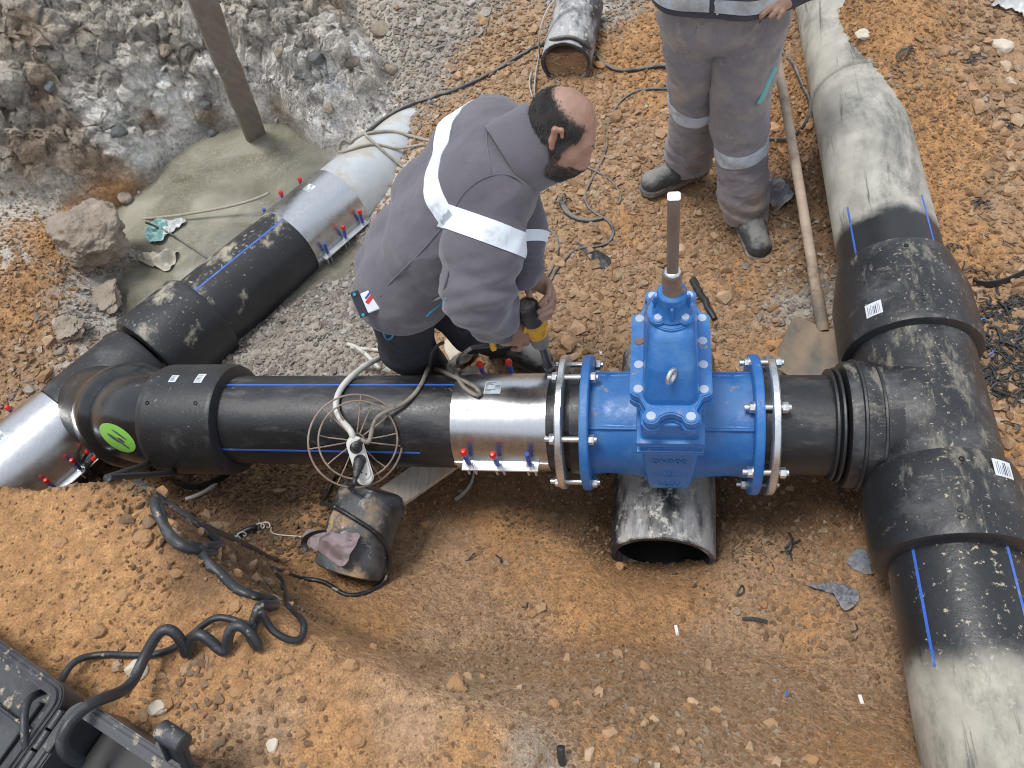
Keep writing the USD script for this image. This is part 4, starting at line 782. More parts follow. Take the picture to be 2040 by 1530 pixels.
M_toolgrey = mat('grey_tool_nose', (.16, .15, .135), (.23, .21, .19), scale=14, rough=.55, bump=.0015, bscale=40)
M_toolblk = mat('worn_black_tool', (.018, .018, .02), (.035, .035, .037), scale=14, rough=.5, bump=.001, bscale=60, dust=((.22, .20, .17), .60, .08, 16, .15))
M_darksteel = mat('dark_socket_steel', (.16, .165, .175), (.22, .225, .23), scale=12, rough=.36, metal=.85)

def wrinkle(m, amp, f, seed, axis=None, squash=.35):
    v = m.vertices; n = vnormals(m); q = v.copy()
    if axis is not None: axis = norm(axis); q = q - (q @ axis)[:, None] * axis * (1 - squash)
    w = meshkit.fbm(q * f + 3.3 * seed, 3, seed); r = 1 - np.abs(2 * w - 1) * 2.2
    m.vertices = v + n * (amp * np.clip(r, -1, 1))[:, None]; return m
def finger(pts, r0, r1):
    rs = np.linspace(r0, r1, len(pts)); return [bone(pts[i], pts[i + 1], rs[i], rs[i + 1]) for i in range(len(pts) - 1)]
BLOB, BONE = blob, bone
def head_bones(c, fwd, up, K=1.0):
    f = norm(fwd); up = np.asarray(up, float); u = norm(up - f * (up @ f)); r = np.cross(f, u); A = np.stack([r, f, u]); L = lambda a, b, d: np.asarray(c) + (r * a + f * b + u * d) * K
    blob = lambda p, rr, ax: BLOB(p, np.asarray(rr) * K, ax); bone = lambda p, q, ra, rb=None: BONE(p, q, ra * K, None if rb is None else rb * K)
    bs = [blob(L(0, -.012, .022), (.077, .098, .088), A), blob(L(0, .022, -.03), (.066, .070, .085), A), bone(L(-.035, .035, -.095), L(.035, .035, -.095), .030), bone(L(0, .060, -.108), L(0, .065, -.104), .024),
          bone(L(-.028, .076, .012), L(.028, .076, .012), .017), bone(L(0, .088, -.005), L(0, .106, -.040), .010, .016), bone(L(-.014, .094, -.043), L(.014, .094, -.043), .0105), bone(L(-.02, .084, -.076), L(.02, .084, -.076), .012), bone(L(-.018, .083, -.066), L(.018, .083, -.066), .010),
          bone(L(-.045, .060, -.032), L(-.05, .03, -.03), .020), bone(L(.045, .060, -.032), L(.05, .03, -.03), .020)]
    ears = []
    for s in (-1, 1):
        ears += [bone(L(s * .076, -.008, -.012), L(s * .089, -.022, .014), .008, .008), bone(L(s * .089, -.022, .014), L(s * .090, -.006, .024), .0065), bone(L(s * .090, -.006, .024), L(s * .084, .006, .008), .0055), bone(L(s * .084, -.012, -.016), L(s * .080, .0, -.034), .008, .008), bone(L(s * .089, -.022, .014), L(s * .084, -.012, -.02), .0075)]
    return bs, ears, L, A
def face_parts(t, c, A, eyes=True, beard=True):
    r, f, u = A; L = lambda a, b, d: np.asarray(c) + r * a + f * b + u * d
    return L
def hair_weight(v):
    """How thickly hair grows at points of the head (head coordinates): a horseshoe round a bald crown."""
    e = np.degrees(np.arctan2(v[:, 2] - .012, np.hypot(v[:, 0], v[:, 1] + .012))); fw = v[:, 1] / .09
    j = 9 * (meshkit.fbm(v * 55, 3, 5) - .5)
    w = smooth01((41 + 12 * np.clip(-fw - .2, 0, 1) - 13 * np.clip(fw, 0, 1) + j * 1.8 - e) / 24) * smooth01((.052 - .22 * np.clip(.02 - v[:, 2], 0, .1) + .0006 * j - v[:, 1]) / .012)
    bot = np.interp(v[:, 1], [-.1, -.035, -.022, -.004, .004, .026, .034, .06], [-.082, -.078, -.036, -.050, -.052, -.046, .0, .014])
    return w * smooth01((v[:, 2] - bot) / .012) * ((np.abs(v[:, 0]) < .0805) | (v[:, 2] > .032) | (v[:, 1] < -.035))
def beard_weight(v):
    j = .004 * (meshkit.fbm(v * 60, 3, 6) - .5)
    chin = smooth01((-.060 + j - v[:, 2]) / .012) * smooth01((v[:, 1] - .012 + j) / .014) * smooth01((v[:, 2] + .145) / .01); mo = smooth01((.008 - np.abs(v[:, 2] + .060)) / .006) * smooth01((v[:, 1] - .070) / .01); ch = smooth01((.022 - np.abs(v[:, 1] - .020 + j)) / .012) * smooth01((-.03 - v[:, 2]) / .01) * smooth01((v[:, 2] + .1) / .02) * (np.abs(v[:, 0]) < .08)
    return np.clip(np.maximum(np.maximum(chin, mo), ch), 0, 1)
def grow(t, body, prim, c, A, K, full=True, seed=3, n=15000):
    """Colours the head (scalp showing through thin hair, beard shadow, lips) and grows short strands on it."""
    r = np.random.default_rng(seed); v = (body.vertices - c) @ A.T / K; near = np.linalg.norm(v, axis=1) < .175
    hw = np.where(near, hair_weight(v), 0); bw = np.where(near, beard_weight(v), 0)
    C = np.ones((len(v), 3)); nzv = meshkit.fbm(body.vertices * 35, 3, 9)[:, None] - .5; C *= 1 + nzv * [.16, .28, .30]
    ear = near & (np.abs(v[:, 0]) > .079) & (np.abs(v[:, 1]) < .04); C[ear] *= [1.0, .90, .88]
    lip = near & (np.abs(v[:, 2] + .071) < .010) & (v[:, 1] > .082) & (np.abs(v[:, 0]) < .026); C[lip] *= [.85, .55, .55]
    C = C * (1 - hw[:, None] * [.86, .86, .85]) * (1 - bw[:, None] * [.72, .72, .70])
    UsdGeom.PrimvarsAPI(prim).CreatePrimvar('Cd', Sdf.ValueTypeNames.Color3fArray, 'vertex').Set(Vt.Vec3fArray.FromNumpy(np.clip(C, .02, 1.2).astype(np.float32)))
    nn_ = vnormals(body)
    for nm, W, cnt, ln, flow in (('hair', hw, n, .010, lambda q: np.stack([q[:, 0] * 2, np.full(len(q), .5), np.full(len(q), -.7)], 1)), ('beard', bw, n // 4, .0045, lambda q: np.stack([q[:, 0] * 0, np.full(len(q), .3), np.full(len(q), -1.)], 1))):
        p = W / W.sum(); pick = r.choice(len(v), cnt, p=p); nn = nn_[pick]; tb = np.cross(nn, r.normal(size=(cnt, 3))); P = body.vertices[pick] + tb * r.uniform(0, .0022, (cnt, 1))
        fl = flow(v[pick]) @ A; fl = fl - nn * (fl * nn).sum(1, keepdims=True); fl /= np.linalg.norm(fl, axis=1, keepdims=True) + 1e-9; fl += r.normal(0, .22, (cnt, 3)); l = ln * r.uniform(.5, 1.25, (cnt, 1)) * (.5 + .5 * W[pick][:, None])
        pts = np.stack([P - nn * .0008, P + nn * .0026 + fl * l * .4, P + nn * .0030 + fl * l], 1); path = numbered(str(t.GetPath()) + '/' + nm); o = ORIGIN[str(t.GetPath())]
        g = UsdGeom.BasisCurves.Define(stage, path); g.CreateTypeAttr('linear'); g.CreateCurveVertexCountsAttr(Vt.IntArray([3] * cnt)); g.CreatePointsAttr(Vt.Vec3fArray.FromNumpy((pts - o).reshape(-1, 3).astype(np.float32)))
        g.CreateWidthsAttr(Vt.FloatArray.FromNumpy(np.tile([.0010, .0009, .0004], cnt).astype(np.float32))); g.SetWidthsInterpolation('vertex'); UsdShade.MaterialBindingAPI.Apply(g.GetPrim()).Bind(M_hair)
def boot(t, ankle, toe, ground, w=.052, shaft=.17):
    a = np.asarray(ankle, float); d = np.array([toe[0] - a[0], toe[1] - a[1], 0]); ln = np.linalg.norm(d); d /= ln; s = np.array([-d[1], d[0], 0]); g = ground
    P = lambda f, l, h: np.array([a[0], a[1], g]) + d * f + s * l + np.array([0, 0, h])
    fs = [bone(P(-.055, 0, .055), P(-.03, 0, .06), .042, .046), bone(P(-.02, 0, .07), P(.08, .0, .062), .050, .046), bone(P(.08, -.012, .055), P(ln - .045, -.008, .050), .043, .042), bone(P(.08, .012, .055), P(ln - .045, .010, .050), .043, .040), bone(P(-.025, 0, .08), P(-.015, 0, shaft), .053, .062)]
    m = soft(fs, .03); lo, hi = m.lo.copy(), m.hi.copy(); f = lambda p: np.maximum(m(p), g + .022 - p[:, 2]); f.lo, f.hi = lo, hi
    b = obj('boot', wrinkle(surfnet(f, .005), .002, 30, 4), M_boot, t, smooth=True)
    out = shapely.LineString([(-.055, 0), (.03, 0)]).buffer(.047).union(shapely.LineString([(.05, 0), (ln - .045, .002)]).buffer(.054)).buffer(.02).buffer(-.018)
    sm = ext(out, 0, .030, .004); sm.vertices = np.array([a[0], a[1], g]) + sm.vertices[:, :1] * d + sm.vertices[:, 1:2] * s + sm.vertices[:, 2:] * [0, 0, 1]; obj('sole', sm, M_sole, b)
    strap = [P(.035, l, 0.108 + .0 - abs(l) * .5) for l in np.linspace(-.05, .05, 7)]
    obj('strap', tube(spline(strap, 12), .005, 8, flat=(1.0, 4.5)), M_boot, b)

# ---- the crouching worker
def build_worker():
    pel, mid, che, nec = atz(808, 540, .86), atz(880, 440, 1.05), atz(950, 350, 1.18), atz(1022, 304, 1.26)
    hed = atz(1120, 258, 1.345)
    Rs, Ls = atd(975, 402, 2.07), atz(985, 268, 1.20)
    Re, Rw = atd(950, 585, 2.13), atz(1000, 650, .745)
    Le, Lw = atz(1030, 462, 1.02), atz(1046, 536, .965)
    t = thing('person', 'balding person in grey fleece with white bands bending over the clamp with an impact wrench', 'person', (pel[0], pel[1] + .15, .02))
    R = norm(Rs - Ls); sp = norm(nec - pel)
    lat = norm(R - sp * (R @ sp)); frt = np.cross(sp, lat)
    TJ = []; prev = None
    for c, w, r in ((pel - sp * .08, .070, .108), (pel + sp * .02, .072, .122), (mid, .072, .130), (che, .078, .120), (che + (nec - che) * .5, .085, .096)):
        a, b = c + lat * w, c - lat * w; TJ.append(bone(a, b, r))
        if prev is not None: TJ += [bone(prev[0], a, prev[2], r), bone(prev[1], b, prev[2], r)]
        prev = (a, b, r)
    TJ += [bone(nec - sp * .05, nec + (hed - nec) * .15, .092, .070), bone(che + lat * .05, Rs, .098, .082), bone(che - lat * .05, Ls, .105, .088)]
    AR = [bone(Rs, Rs + (Re - Rs) * .5, .088, .094), bone(Rs + (Re - Rs) * .5, Re, .094, .082), bone(Re, Re + (Rw - Re) * .5, .082, .066), bone(Re + (Rw - Re) * .5, Rw, .066, .042)]
    AL = [bone(Ls, Le, .086, .074), bone(Le, Lw, .074, .044)]
    tf, rf_, lf_ = soft(TJ, .045), soft(AR, .04), soft(AL, .04)
    hem_p, hem_n = atz(812, 594, .77), norm(sp * .92 + np.array([-.18, .05, .25]))
    arms = soft([rf_, lf_], .01); js = soft([tf, arms], .012)
    def jac(p):
        d = js(p); e = (hem_p - p) @ hem_n; return np.where((e > -.15) & (arms(p) > .05), np.maximum(d, e), d)
    jac.lo, jac.hi = js.lo, js.hi
    m = surfnet(jac, .0062)
    inr, inl = rf_(m.vertices) < tf(m.vertices) - .004, lf_(m.vertices) < tf(m.vertices) - .004
    m = wrinkle(m, .011, 3.6, 2, sp + lat * .5, .6); m = wrinkle(m, .0062, 8, 5, lat, .6); m = wrinkle(m, .0016, 22, 6)
    v, n = m.vertices, vnormals(m)
    ax = norm(Re - Rs); m.vertices = v + n * (inr * .005 * (np.sin((v - Rs) @ ax * 70 + 6 * meshkit.noise(v * 7, 4)) * smooth01(((v - Rs) @ ax - .12) / .12)))[:, None]; v = m.vertices
    for A, B, r in ((Re, Rw, .06), (Le, Lw, .06)):                          # gathered cuffs
        ax = norm(B - A); s = (v - A) @ ax; L = np.linalg.norm(B - A); q = np.linalg.norm(v - A - s[:, None] * ax, axis=1)
        k = smooth01((s / L - .40) / .4) * (s < L * 1.25) * (q < r * 1.6); v = v + n * (k * .0034 * np.sin(s * 330 + 2.2 * np.sin(v[:, 0] * 40)))[:, None]
    ax = norm(Re - Rs); s = (v - Re) @ ax; q = np.linalg.norm(v - Re, axis=1); k = np.exp(-(q / .11) ** 2); v = v + n * (k * .006 * np.sin(s * 130 + v[:, 0] * 50))[:, None]
    m.vertices = v
    jk = obj('jacket', m, M_fleece, t, smooth=True)
    sub = lambda k: trimesh.Trimesh(m.vertices, m.faces[k[m.faces].all(1)], process=False)
    sl2 = rf_(m.vertices) < tf(m.vertices) + .020; torso, sleeve, ls = sub(~(inr | inl)), sub(sl2 & ~inl), sub(inl)
    pb = on_mesh(m, 862, 388); obj('reflective_band', band(torso, pb, sp * .95 + lat * .16, .060, .003), M_reflect, jk)
    pa = on_mesh(m, 962, 456); obj('reflective_band', band(sleeve, pa, norm(Re - Rs) - .22 * frt * (1 if frt[0] > 0 else -1), .062, .003), M_reflect, jk)
    obj('reflective_band', band(ls, Le + (Lw - Le) * .35, Lw - Le, .030, .003), M_reflect, jk)
    for pts, r, mt in ((((886, 447), (868, 468), (840, 500), (810, 530), (780, 560), (757, 590)), .0026, M_fleece), (((903, 425), (915, 398), (940, 370), (975, 351), (1010, 348), (1040, 365)), .0020, M_fleece), (((978, 348), (973, 310), (970, 275), (975, 245)), .0018, M_fleece), (((850, 630), (858, 622), (872, 610), (888, 594)), .0036, M_cyan), (((893, 540), (884, 575), (862, 600), (820, 632)), .0028, M_fleece)):
        q = [on_mesh(m, a, b, .0010) for a, b in pts]; q = [x for x in q if x is not None]
        if len(q) > 2: obj('zip' if mt is M_cyan else 'seam', tube(spline(q, 30), r, 8), mt, jk)
    # standing collar
    ca = norm([.86, .40, .16]); cb = atz(1036, 304, 1.275); fr = np.array([.5, -.5, -.65]); fr = norm(fr - ca * (fr @ ca))
    cm = lathe([(-.045, .108), (-.01, .112), (.02, .110), (.05, .112), (.074, .114), (.080, .111), (.077, .105), (.03, .100), (-.045, .098)], cb, ca, 96); v = cm.vertices
    s = (v - cb) @ fr; h_ = (v - cb) @ ca; cm.vertices = v + ca * (s * .10)[:, None] + fr * .006 + (v - cb - h_[:, None] * ca) * (.05 * (meshkit.fbm(v * 9, 3, 8) - .5))[:, None]
    cl = obj('collar', cm, M_fleece, t, smooth=True)
    obj('collar_seam', lathe([(-.003, .107), (0, .1125), (.003, .107)], cb - ca * .008 + fr * .006, ca, 72), M_fleece, cl)
    zp = cb + fr * .113 + ca * .070; obj('zip', box(zp, (.014, .040, .022), [fr, np.cross(ca, fr), ca], .004), M_cyan, cl)
    # body: head, neck, arms and hands in one surface, the rest inside the clothes
    fwd, up = np.array([.76, -.27, -.58]), np.array([.58, .33, .75])
    HK = .90; hb, ears, L, A = head_bones(hed, fwd, up, HK)
    inner = [bone(nec - sp * .05, hed + A[2] * -.055 - A[1] * .028, .060, .051), bone(pel, che, .09, .09), bone(che, nec, .08, .06), bone(che, Rs, .05), bone(che, Ls, .05), bone(Rs, Re, .042, .038), bone(Re, Rw, .038, .029), bone(Ls, Le, .042, .038), bone(Le, Lw, .038, .029)]
    inner2 = soft(hb, .03); ear = soft(ears, .006)
    D0 = camdepth(atz(1058, 600, .86))
    Q = lambda px, py, dd: atd(px, py, D0 + dd)
    # left hand over the rear of the tool
    lh = [bone(Lw, Q(1058, 556, .005), .029, .027), bone(Q(1052, 552, -.012), Q(1070, 556, -.005), .024, .022), bone(Q(1060, 556, .01), Q(1086, 562, .0), .025, .018), bone(Q(1066, 562, .015), Q(1096, 582, .01), .022, .017)]
    lfing = finger([Q(1086, 558, -.008), Q(1094, 572, -.022), Q(1092, 590, -.042), Q(1077, 605, -.048)], .0115, .0085) + finger([Q(1094, 570, .0), Q(1101, 587, -.012), Q(1096, 608, -.036), Q(1074, 621, -.045)], .0115, .0085) + finger([Q(1097, 582, .01), Q(1103, 600, .0), Q(1097, 621, -.030), Q(1076, 632, -.040)], .011, .008) + finger([Q(1096, 595, .018), Q(1101, 612, .01), Q(1094, 630, -.016), Q(1081, 637, -.030)], .010, .0075)
    lth = finger([Q(1050, 552, -.015), Q(1048, 568, -.040), Q(1055, 587, -.052)], .0145, .0095)
    # right hand round the pistol grip
    G0 = camdepth(atz(1025, 655, .745)); H = lambda px, py, dd: atd(px, py, G0 + dd)
    rh = [bone(Rw, H(1022, 655, -.012), .031, .030), bone(H(1012, 640, -.012), H(1044, 645, -.014), .022, .018), bone(H(1008, 662, -.008), H(1044, 664, -.012), .024, .018), bone(H(1004, 676, -.002), H(1034, 678, -.006), .022, .017)]
    rf = finger([H(1044, 640, -.014), H(1058, 645, -.006), H(1060, 655, .018), H(1046, 655, .036)], .0115, .009) + finger([H(1044, 655, -.012), H(1056, 661, -.002), H(1055, 670, .022), H(1040, 670, .040)], .0115, .009) + finger([H(1040, 668, -.009), H(1050, 675, .0), H(1048, 684, .022), H(1033, 684, .042)], .011, .0085) + finger([H(1030, 680, -.004), H(1037, 687, .004), H(1034, 695, .022), H(1022, 695, .040)], .010, .008)
    rt = finger([H(1014, 634, .0), H(1030, 625, .020), H(1046, 630, .036)], .014, .010)
    A1, A2 = soft(inner + lh[:1] + rh[:1], .02), None
    hl = soft([soft(lh, .014), soft(lfing, .004), soft(lth, .006)], .006); hr = soft([soft(rh, .014), soft(rf, .004), soft(rt, .006)], .006)
    bodyf = soft([A1, inner2, hl, hr], .014)
    headm = soft([inner2, soft(inner[:1], .02), ear], .012)
    # coarse inside the clothes, fine at head and hands: three nets of one field, each cut where the next begins
    full = soft([bodyf, ear], .008)
    b0 = surfnet(full, .0034)
    bd = obj('body', b0, M_skin, t, smooth=True)
    grow(t, b0, bd, hed, A, HK)
    for s in (-1, 1):
        obj('eyebrow', tube(spline([L(s * .014, .097, .017), L(s * .030, .092, .023), L(s * .046, .080, .020)], 10), .0045, 8), M_hair, bd)
        obj('eye', trimesh.Trimesh(trimesh.creation.icosphere(2, .0115).vertices + L(s * .031, .079, -.004), trimesh.creation.icosphere(2, .0115).faces), M_white, bd)
    # trousers
    hipR, hipL = pel + lat * .09 - sp * .03, pel - lat * .09 - sp * .03
    kR, fR = atz(812, 690, .50), np.array([-.95, .42, .06]); kL, fL = atz(945, 650, .48), np.array([-.70, .60, .09])
    T = soft([bone(hipR, hipL, .095), bone(hipR, kR, .100, .088), bone(kR, fR, .086, .075), bone(hipL, kL, .100, .088), bone(kL, fL, .086, .074), bone(pel, pel + sp * .1, .10, .09)], .035)
    tm = wrinkle(wrinkle(surfnet(T, .009), .008, 7, 9, (0, 0, 1), .5), .003, 18, 12)
    tr = obj('trousers', tm, M_navy, t, smooth=True)
    q = [on_mesh(tm, *a, .001) for a in ((762, 652), (765, 665), (772, 676), (781, 672), (784, 655), (784, 638))]; q = [x for x in q if x is not None]
    if len(q) > 3: obj('pocket_trim', tube(spline(q, 20), .0035, 8), M_cyan, tr)
    boot(t, fR + [0, 0, 0], fR + [.22, -.03, 0], float(gz(fR[0], fR[1])) + .005)
    boot(t, fL + [0, 0, 0], np.array([-.47, .47, 0]), float(gz(-.6, .55)) + .015)
    # what hangs at the back pocket
    pk = thing('packet', 'white packet with red and blue print sticking out of the back pocket', 'packet', atz(733, 605, .80))
    c = on_mesh(m, 738, 600, .012); c = atz(733, 604, .80) if c is None else c
    fr_ = [norm(ray(733, 604)), norm(np.cross(ray(733, 604), [.5, -.3, .9])), 0]; w_ = norm(np.array([.45, .1, .3])); back_ = -norm(ray(733, 604)); upv = norm(atz(728, 585, .83) - atz(745, 625, .80)); upv = norm(upv - back_ * (upv @ back_)); sd = np.cross(upv, back_)
    obj('card', box(c, (.040, .064, .008), [sd, upv, back_], .003), M_reflect, pk); obj('print', box(c + back_ * .0045 + upv * .006, (.030, .012, .001), [norm(sd + .6 * upv), norm(upv - .6 * sd), back_]), M_red, pk); obj('print', box(c + back_ * .0045 + upv * .019, (.026, .006, .001), [norm(sd + .6 * upv), norm(upv - .6 * sd), back_]), M_bluestud, pk)
    obj('pocket_flap', box(c + back_ * -.004 - sd * .034 + upv * .004, (.026, .082, .006), [sd, upv, back_], .002), M_navy, tr)
    for s_ in (-.030, .036): obj('snap', lathe([(0, 0), (0, .0055), (.003, .005), (.004, 0)], c - sd * .036 + upv * s_, back_, 14, closed=False), M_cyan, tr)
    return Rw, G0, D0
WRK = build_worker()

# ---- impact wrench
def build_wrench():
    b = aty(1096, 736, .182); top = np.array([-.425, .172, .885]); u = norm(top - b); Lh = np.linalg.norm(top - b)
    t = thing('impact_wrench', 'yellow and black corded impact wrench with a long socket on the clamp bolt', 'power tool', b)
    X = lambda s: b + u * s
    obj('socket', cat_mesh(lathe([(0, .009), (0, .0165), (.003, .0175), (.02, .0175), (.024, .0135), (.03, .0132), (.03, .009)], X(.0), u, 28), cylinder(X(.028), X(.155), .0132, 28)), M_darksteel, t)
    obj('socket_ring', lathe([(0, .012), (0, .0185), (.006, .0185), (.006, .012)], X(.014), u, 28), M_zinc, t)
    obj('nose', lathe([(0, 0), (0, .018), (.008, .022), (.018, .028), (.060, .034), (.078, .0345), (.078, 0)], X(.145), u, 40, closed=False), M_toolgrey, t)
    s0 = .22
    obj('housing', cat_mesh(lathe([(0, 0), (0, .034), (.006, .0365), (.05, .0365), (.07, .034), (.07, 0)], X(s0), u, 40, closed=False), hull(np.vstack([X(s0 + .005) + rr for rr in (np.array([-.01, -.02, 0]), np.array([-.01, .02, 0]), np.array([-.06, -.025, -.01]), np.array([-.06, .01, -.01]), np.array([-.055, -.02, .035]), np.array([-.0, .02, .045]), np.array([0, -.02, .05]))]))), M_yellow, t)
    obj('motor_cap', lathe([(0, 0), (0, .034), (.01, .036), (.05, .0365), (.075, .034), (.092, .026), (.10, .014), (.102, 0)], X(s0 + .065), u, 40, closed=False), M_toolblk, t)
    cq = -norm(ray(1060, 640)); sd = norm(np.cross(u, cq))
    for sg in (-1, 1): obj('yellow_rib', box(X(s0 + .035) + cq * .034 + sd * .017 * sg, (.008, .036, .052), [cq, norm(sd + .45 * sg * u), norm(u - .45 * sg * sd)], .003), M_yellow, t)
    g0, g1 = X(.235) + np.array([-.03, -.005, -.01]), atz(984, 683, .715)
    gm = tube(spline([g0, g0 + (g1 - g0) * .5 + [0, 0, -.004], g1], 14), np.linspace(.025, .021, 14), 20); obj('handle', gm, M_toolblk, t)
    e = norm(g1 - g0); obj('handle_end', lathe([(0, 0), (0, .021), (.004, .0255), (.016, .0255), (.020, .018), (.020, 0)], g1 - e * .004, e, 24, closed=False), M_yellow, t)
    obj('strain_relief', lathe([(0, 0), (0, .0115), (.05, .0085), (.065, .006), (.065, 0)], g1 + e * .014, norm(atz(938, 692, .69) - g1), 18, closed=False), M_toolblk, t)
    obj('trigger', box(X(.215) + np.array([-.045, -.01, -.02]), (.014, .02, .03), None, .004), M_toolblk, t)
    return g1 + norm(atz(938, 692, .69) - g1) * .075
WRENCH_END = build_wrench()
# ---- the standing worker
def build_worker2():
    hip = atz(1432, 52, .93); gzf = .035
    aR, aL = atz(1372, 322, .11), atz(1490, 418, .11)
    kR, kL = atz(1385, 205, .50), atz(1470, 250, .50)
    hR, hL = atz(1388, 45, .90), atz(1492, 52, .90)
    che = hip + [0.0, .02, .45]; nec = che + [0, 0, .16]; hed = nec + [0, -.02, .17]
    t = thing('person', 'person in dusty mauve trousers with grey bands standing with a hand on the hip', 'person', (hip[0], hip[1], gzf))
    lat = norm(hL - hR); frt = norm(np.cross(lat, [0, 0, 1])); frt = frt if frt[1] < 0 else -frt
    T = soft([bone(hip + [-.03, 0, .06], hip + [-.03, 0, .24], .125, .105), bone(hip + [.03, 0, .06], hip + [.03, 0, .24], .125, .105), soft([bone(hR + [0, 0, .06], hL + [0, 0, .06], .130), bone(hR, kR, .118, .088), bone(kR, kR + (aR - kR) * .75, .088, .088), bone(kR + (aR - kR) * .75, aR, .088, .080)], .04), soft([bone(hL, kL, .118, .092), bone(kL, kL + (aL - kL) * .75, .092, .088), bone(kL + (aL - kL) * .75, aL, .088, .082)], .04)], .022)
    cut = lambda p: np.maximum(T(p), np.where(np.linalg.norm(p[:, :2] - aR[:2], axis=1) < np.linalg.norm(p[:, :2] - aL[:2], axis=1), .085, .075) - p[:, 2]); cut.lo, cut.hi = T.lo, T.hi
    m = surfnet(cut, .0075)
    m = wrinkle(wrinkle(m, .016, 4.5, 21, (.3, 0, 1), .8), .0075, 11, 22, (-.4, 0, 1), 1.6)
    top_ = smooth01((m.vertices[:, 2] - .94) / .06)[:, None]; m.vertices = m.vertices - vnormals(m) * top_ * .016
    v, n = m.vertices, vnormals(m)
    for k_, a_ in ((kR, aR), (kL, aL)):                                     # cloth gathers above the boot and behind the knee
        q = np.linalg.norm(v[:, :2] - a_[:2], axis=1) < .14; z = v[:, 2]; v = v + n * (q * (.007 * smooth01((.36 - z) / .2)) * np.sin(z * 75 + 4 * meshkit.noise(v * 9, 23) + 3 * v[:, 0] * 9))[:, None]
    m.vertices = v
    tr = obj('trousers', m, M_mauve, t, smooth=True)
    for px, py, k_, a_ in ((1378, 245, kR, aR), (1472, 327, kL, aL)):
        c = on_mesh(m, px, py); side = np.linalg.norm(m.vertices[:, :2] - aR[:2], axis=1) < np.linalg.norm(m.vertices[:, :2] - aL[:2], axis=1); side = side if a_ is aR else ~side
        s = trimesh.Trimesh(m.vertices, m.faces[(side & (m.vertices[:, 2] < .6))[m.faces].all(1)], process=False)
        obj('reflective_band', band(s, c, norm(k_ - a_) + frt * .12, .052, .003), M_tape2, tr)
    q = [on_mesh(m, *a, .002) for a in ((1546, 132), (1534, 158), (1522, 185), (1512, 205))]; q = [x for x in q if x is not None]
    if len(q) > 2: obj('pocket_trim', tube(spline(q, 16), .006, 8, flat=(1, 2.2)), M_teal, tr)
    q = [on_mesh(m, *a, .001) for a in ((1428, 36), (1424, 60), (1420, 84))]; q = [x for x in q if x is not None]
    if len(q) > 2: obj('fly_seam', tube(spline(q, 12), .003, 8), M_mauve, tr)
    # jacket
    Rs, Ls = nec - lat * .19 - [0, 0, .04], nec + lat * .19 - [0, 0, .04]
    Le = atz(1640, -60, 1.14); Lw = atd(1574, -14, camdepth(atz(1540, 8, .995)) - .15); Re, Rw = Rs + np.array([-.07, .0, -.28]), Rs + np.array([.10, -.20, -.06])
    base = hip + np.array([0, 0, .158])
    J = soft([bone(base - lat * .09, base + lat * .09, .150), bone(che - lat * .08, che + lat * .08, .15), bone(base - lat * .085, che - lat * .08, .142), bone(base + lat * .085, che + lat * .08, .142), bone(che, nec, .13, .08), bone(che - lat * .05, Rs, .12, .09), bone(che + lat * .05, Ls, .12, .09), bone(Rs, Re, .085, .07), bone(Re, Rw, .07, .045), bone(Ls, Le, .085, .07), bone(Le, Lw, .07, .045)], .03)
    hz = base[2] - .035
    jc = lambda p: np.where(np.linalg.norm(p[:, :2] - hip[:2], axis=1) < .27, np.maximum(J(p), hz - p[:, 2]), J(p)); jc.lo, jc.hi = J.lo, J.hi
    jm = wrinkle(surfnet(jc, .009), .006, 5, 24)
    jk = obj('jacket', jm, M_darkjacket, t, smooth=True)
    s = trimesh.Trimesh(jm.vertices, jm.faces[(np.linalg.norm(jm.vertices[:, :2] - hip[:2], axis=1) < .26)[jm.faces].all(1)], process=False)
    bm = band(s, np.array([0, 0, hz + .050]), (0, 0, 1), .044, .003); gap = np.abs((bm.triangles_center - hip) @ lat) < .009; bm.update_faces(~(gap & ((bm.triangles_center - hip) @ frt > 0)))
    obj('reflective_band', bm, M_tape2, jk)
    zc = on_mesh(jm, 1430, 12); 
    if zc is not None: obj('zip', tube([zc + [0, 0, -.03], zc, zc + [0, 0, .08]], .004, 8), M_tape2, jk)
    hb, ears, Lc, A = head_bones(hed, norm(frt + np.array([-.2, 0, -.35])), (0, 0, 1))
    hd = atz(1540, 8, .995); d0 = camdepth(hd) - .155; Q = lambda px, py, dd: atd(px, py, d0 + dd)
    hand = soft([bone(Lw, Q(1562, -4, .0), .03, .028), bone(Q(1560, -6, 0), Q(1545, 2, -.005), .026, .020), bone(Q(1572, 0, 0), Q(1560, 10, -.005), .024, .019)], .015)
    fing = soft(finger([Q(1545, -2, -.008), Q(1526, 8, -.012), Q(1510, 18, -.004), Q(1505, 24, .002)], .011, .008) + [], .003)
    f2 = finger([Q(1550, 4, -.010), Q(1534, 16, -.014), Q(1520, 28, -.006), Q(1516, 33, .0)], .011, .008); f3 = finger([Q(1557, 8, -.008), Q(1546, 22, -.012), Q(1535, 33, -.004)], .0105, .008); f4 = finger([Q(1564, 10, -.004), Q(1558, 24, -.008), Q(1550, 36, .0)], .010, .0075); th = finger([Q(1560, -10, .0), Q(1545, -12, .012), Q(1530, -8, .022)], .014, .010)
    hd_ = norm(Rw - Re); hs_ = norm(np.cross(hd_, [0, 0, 1])); hu_ = np.cross(hs_, hd_); RP = lambda f_, l_, u_: Rw + hd_ * f_ + hs_ * l_ + hu_ * u_
    rhand = soft([bone(Rw, RP(.05, 0, 0), .029, .024)] + [bone(RP(.02, l_, 0), RP(.09, l_ * 1.4, 0), .016, .014) for l_ in (-.022, 0, .022)], .014)
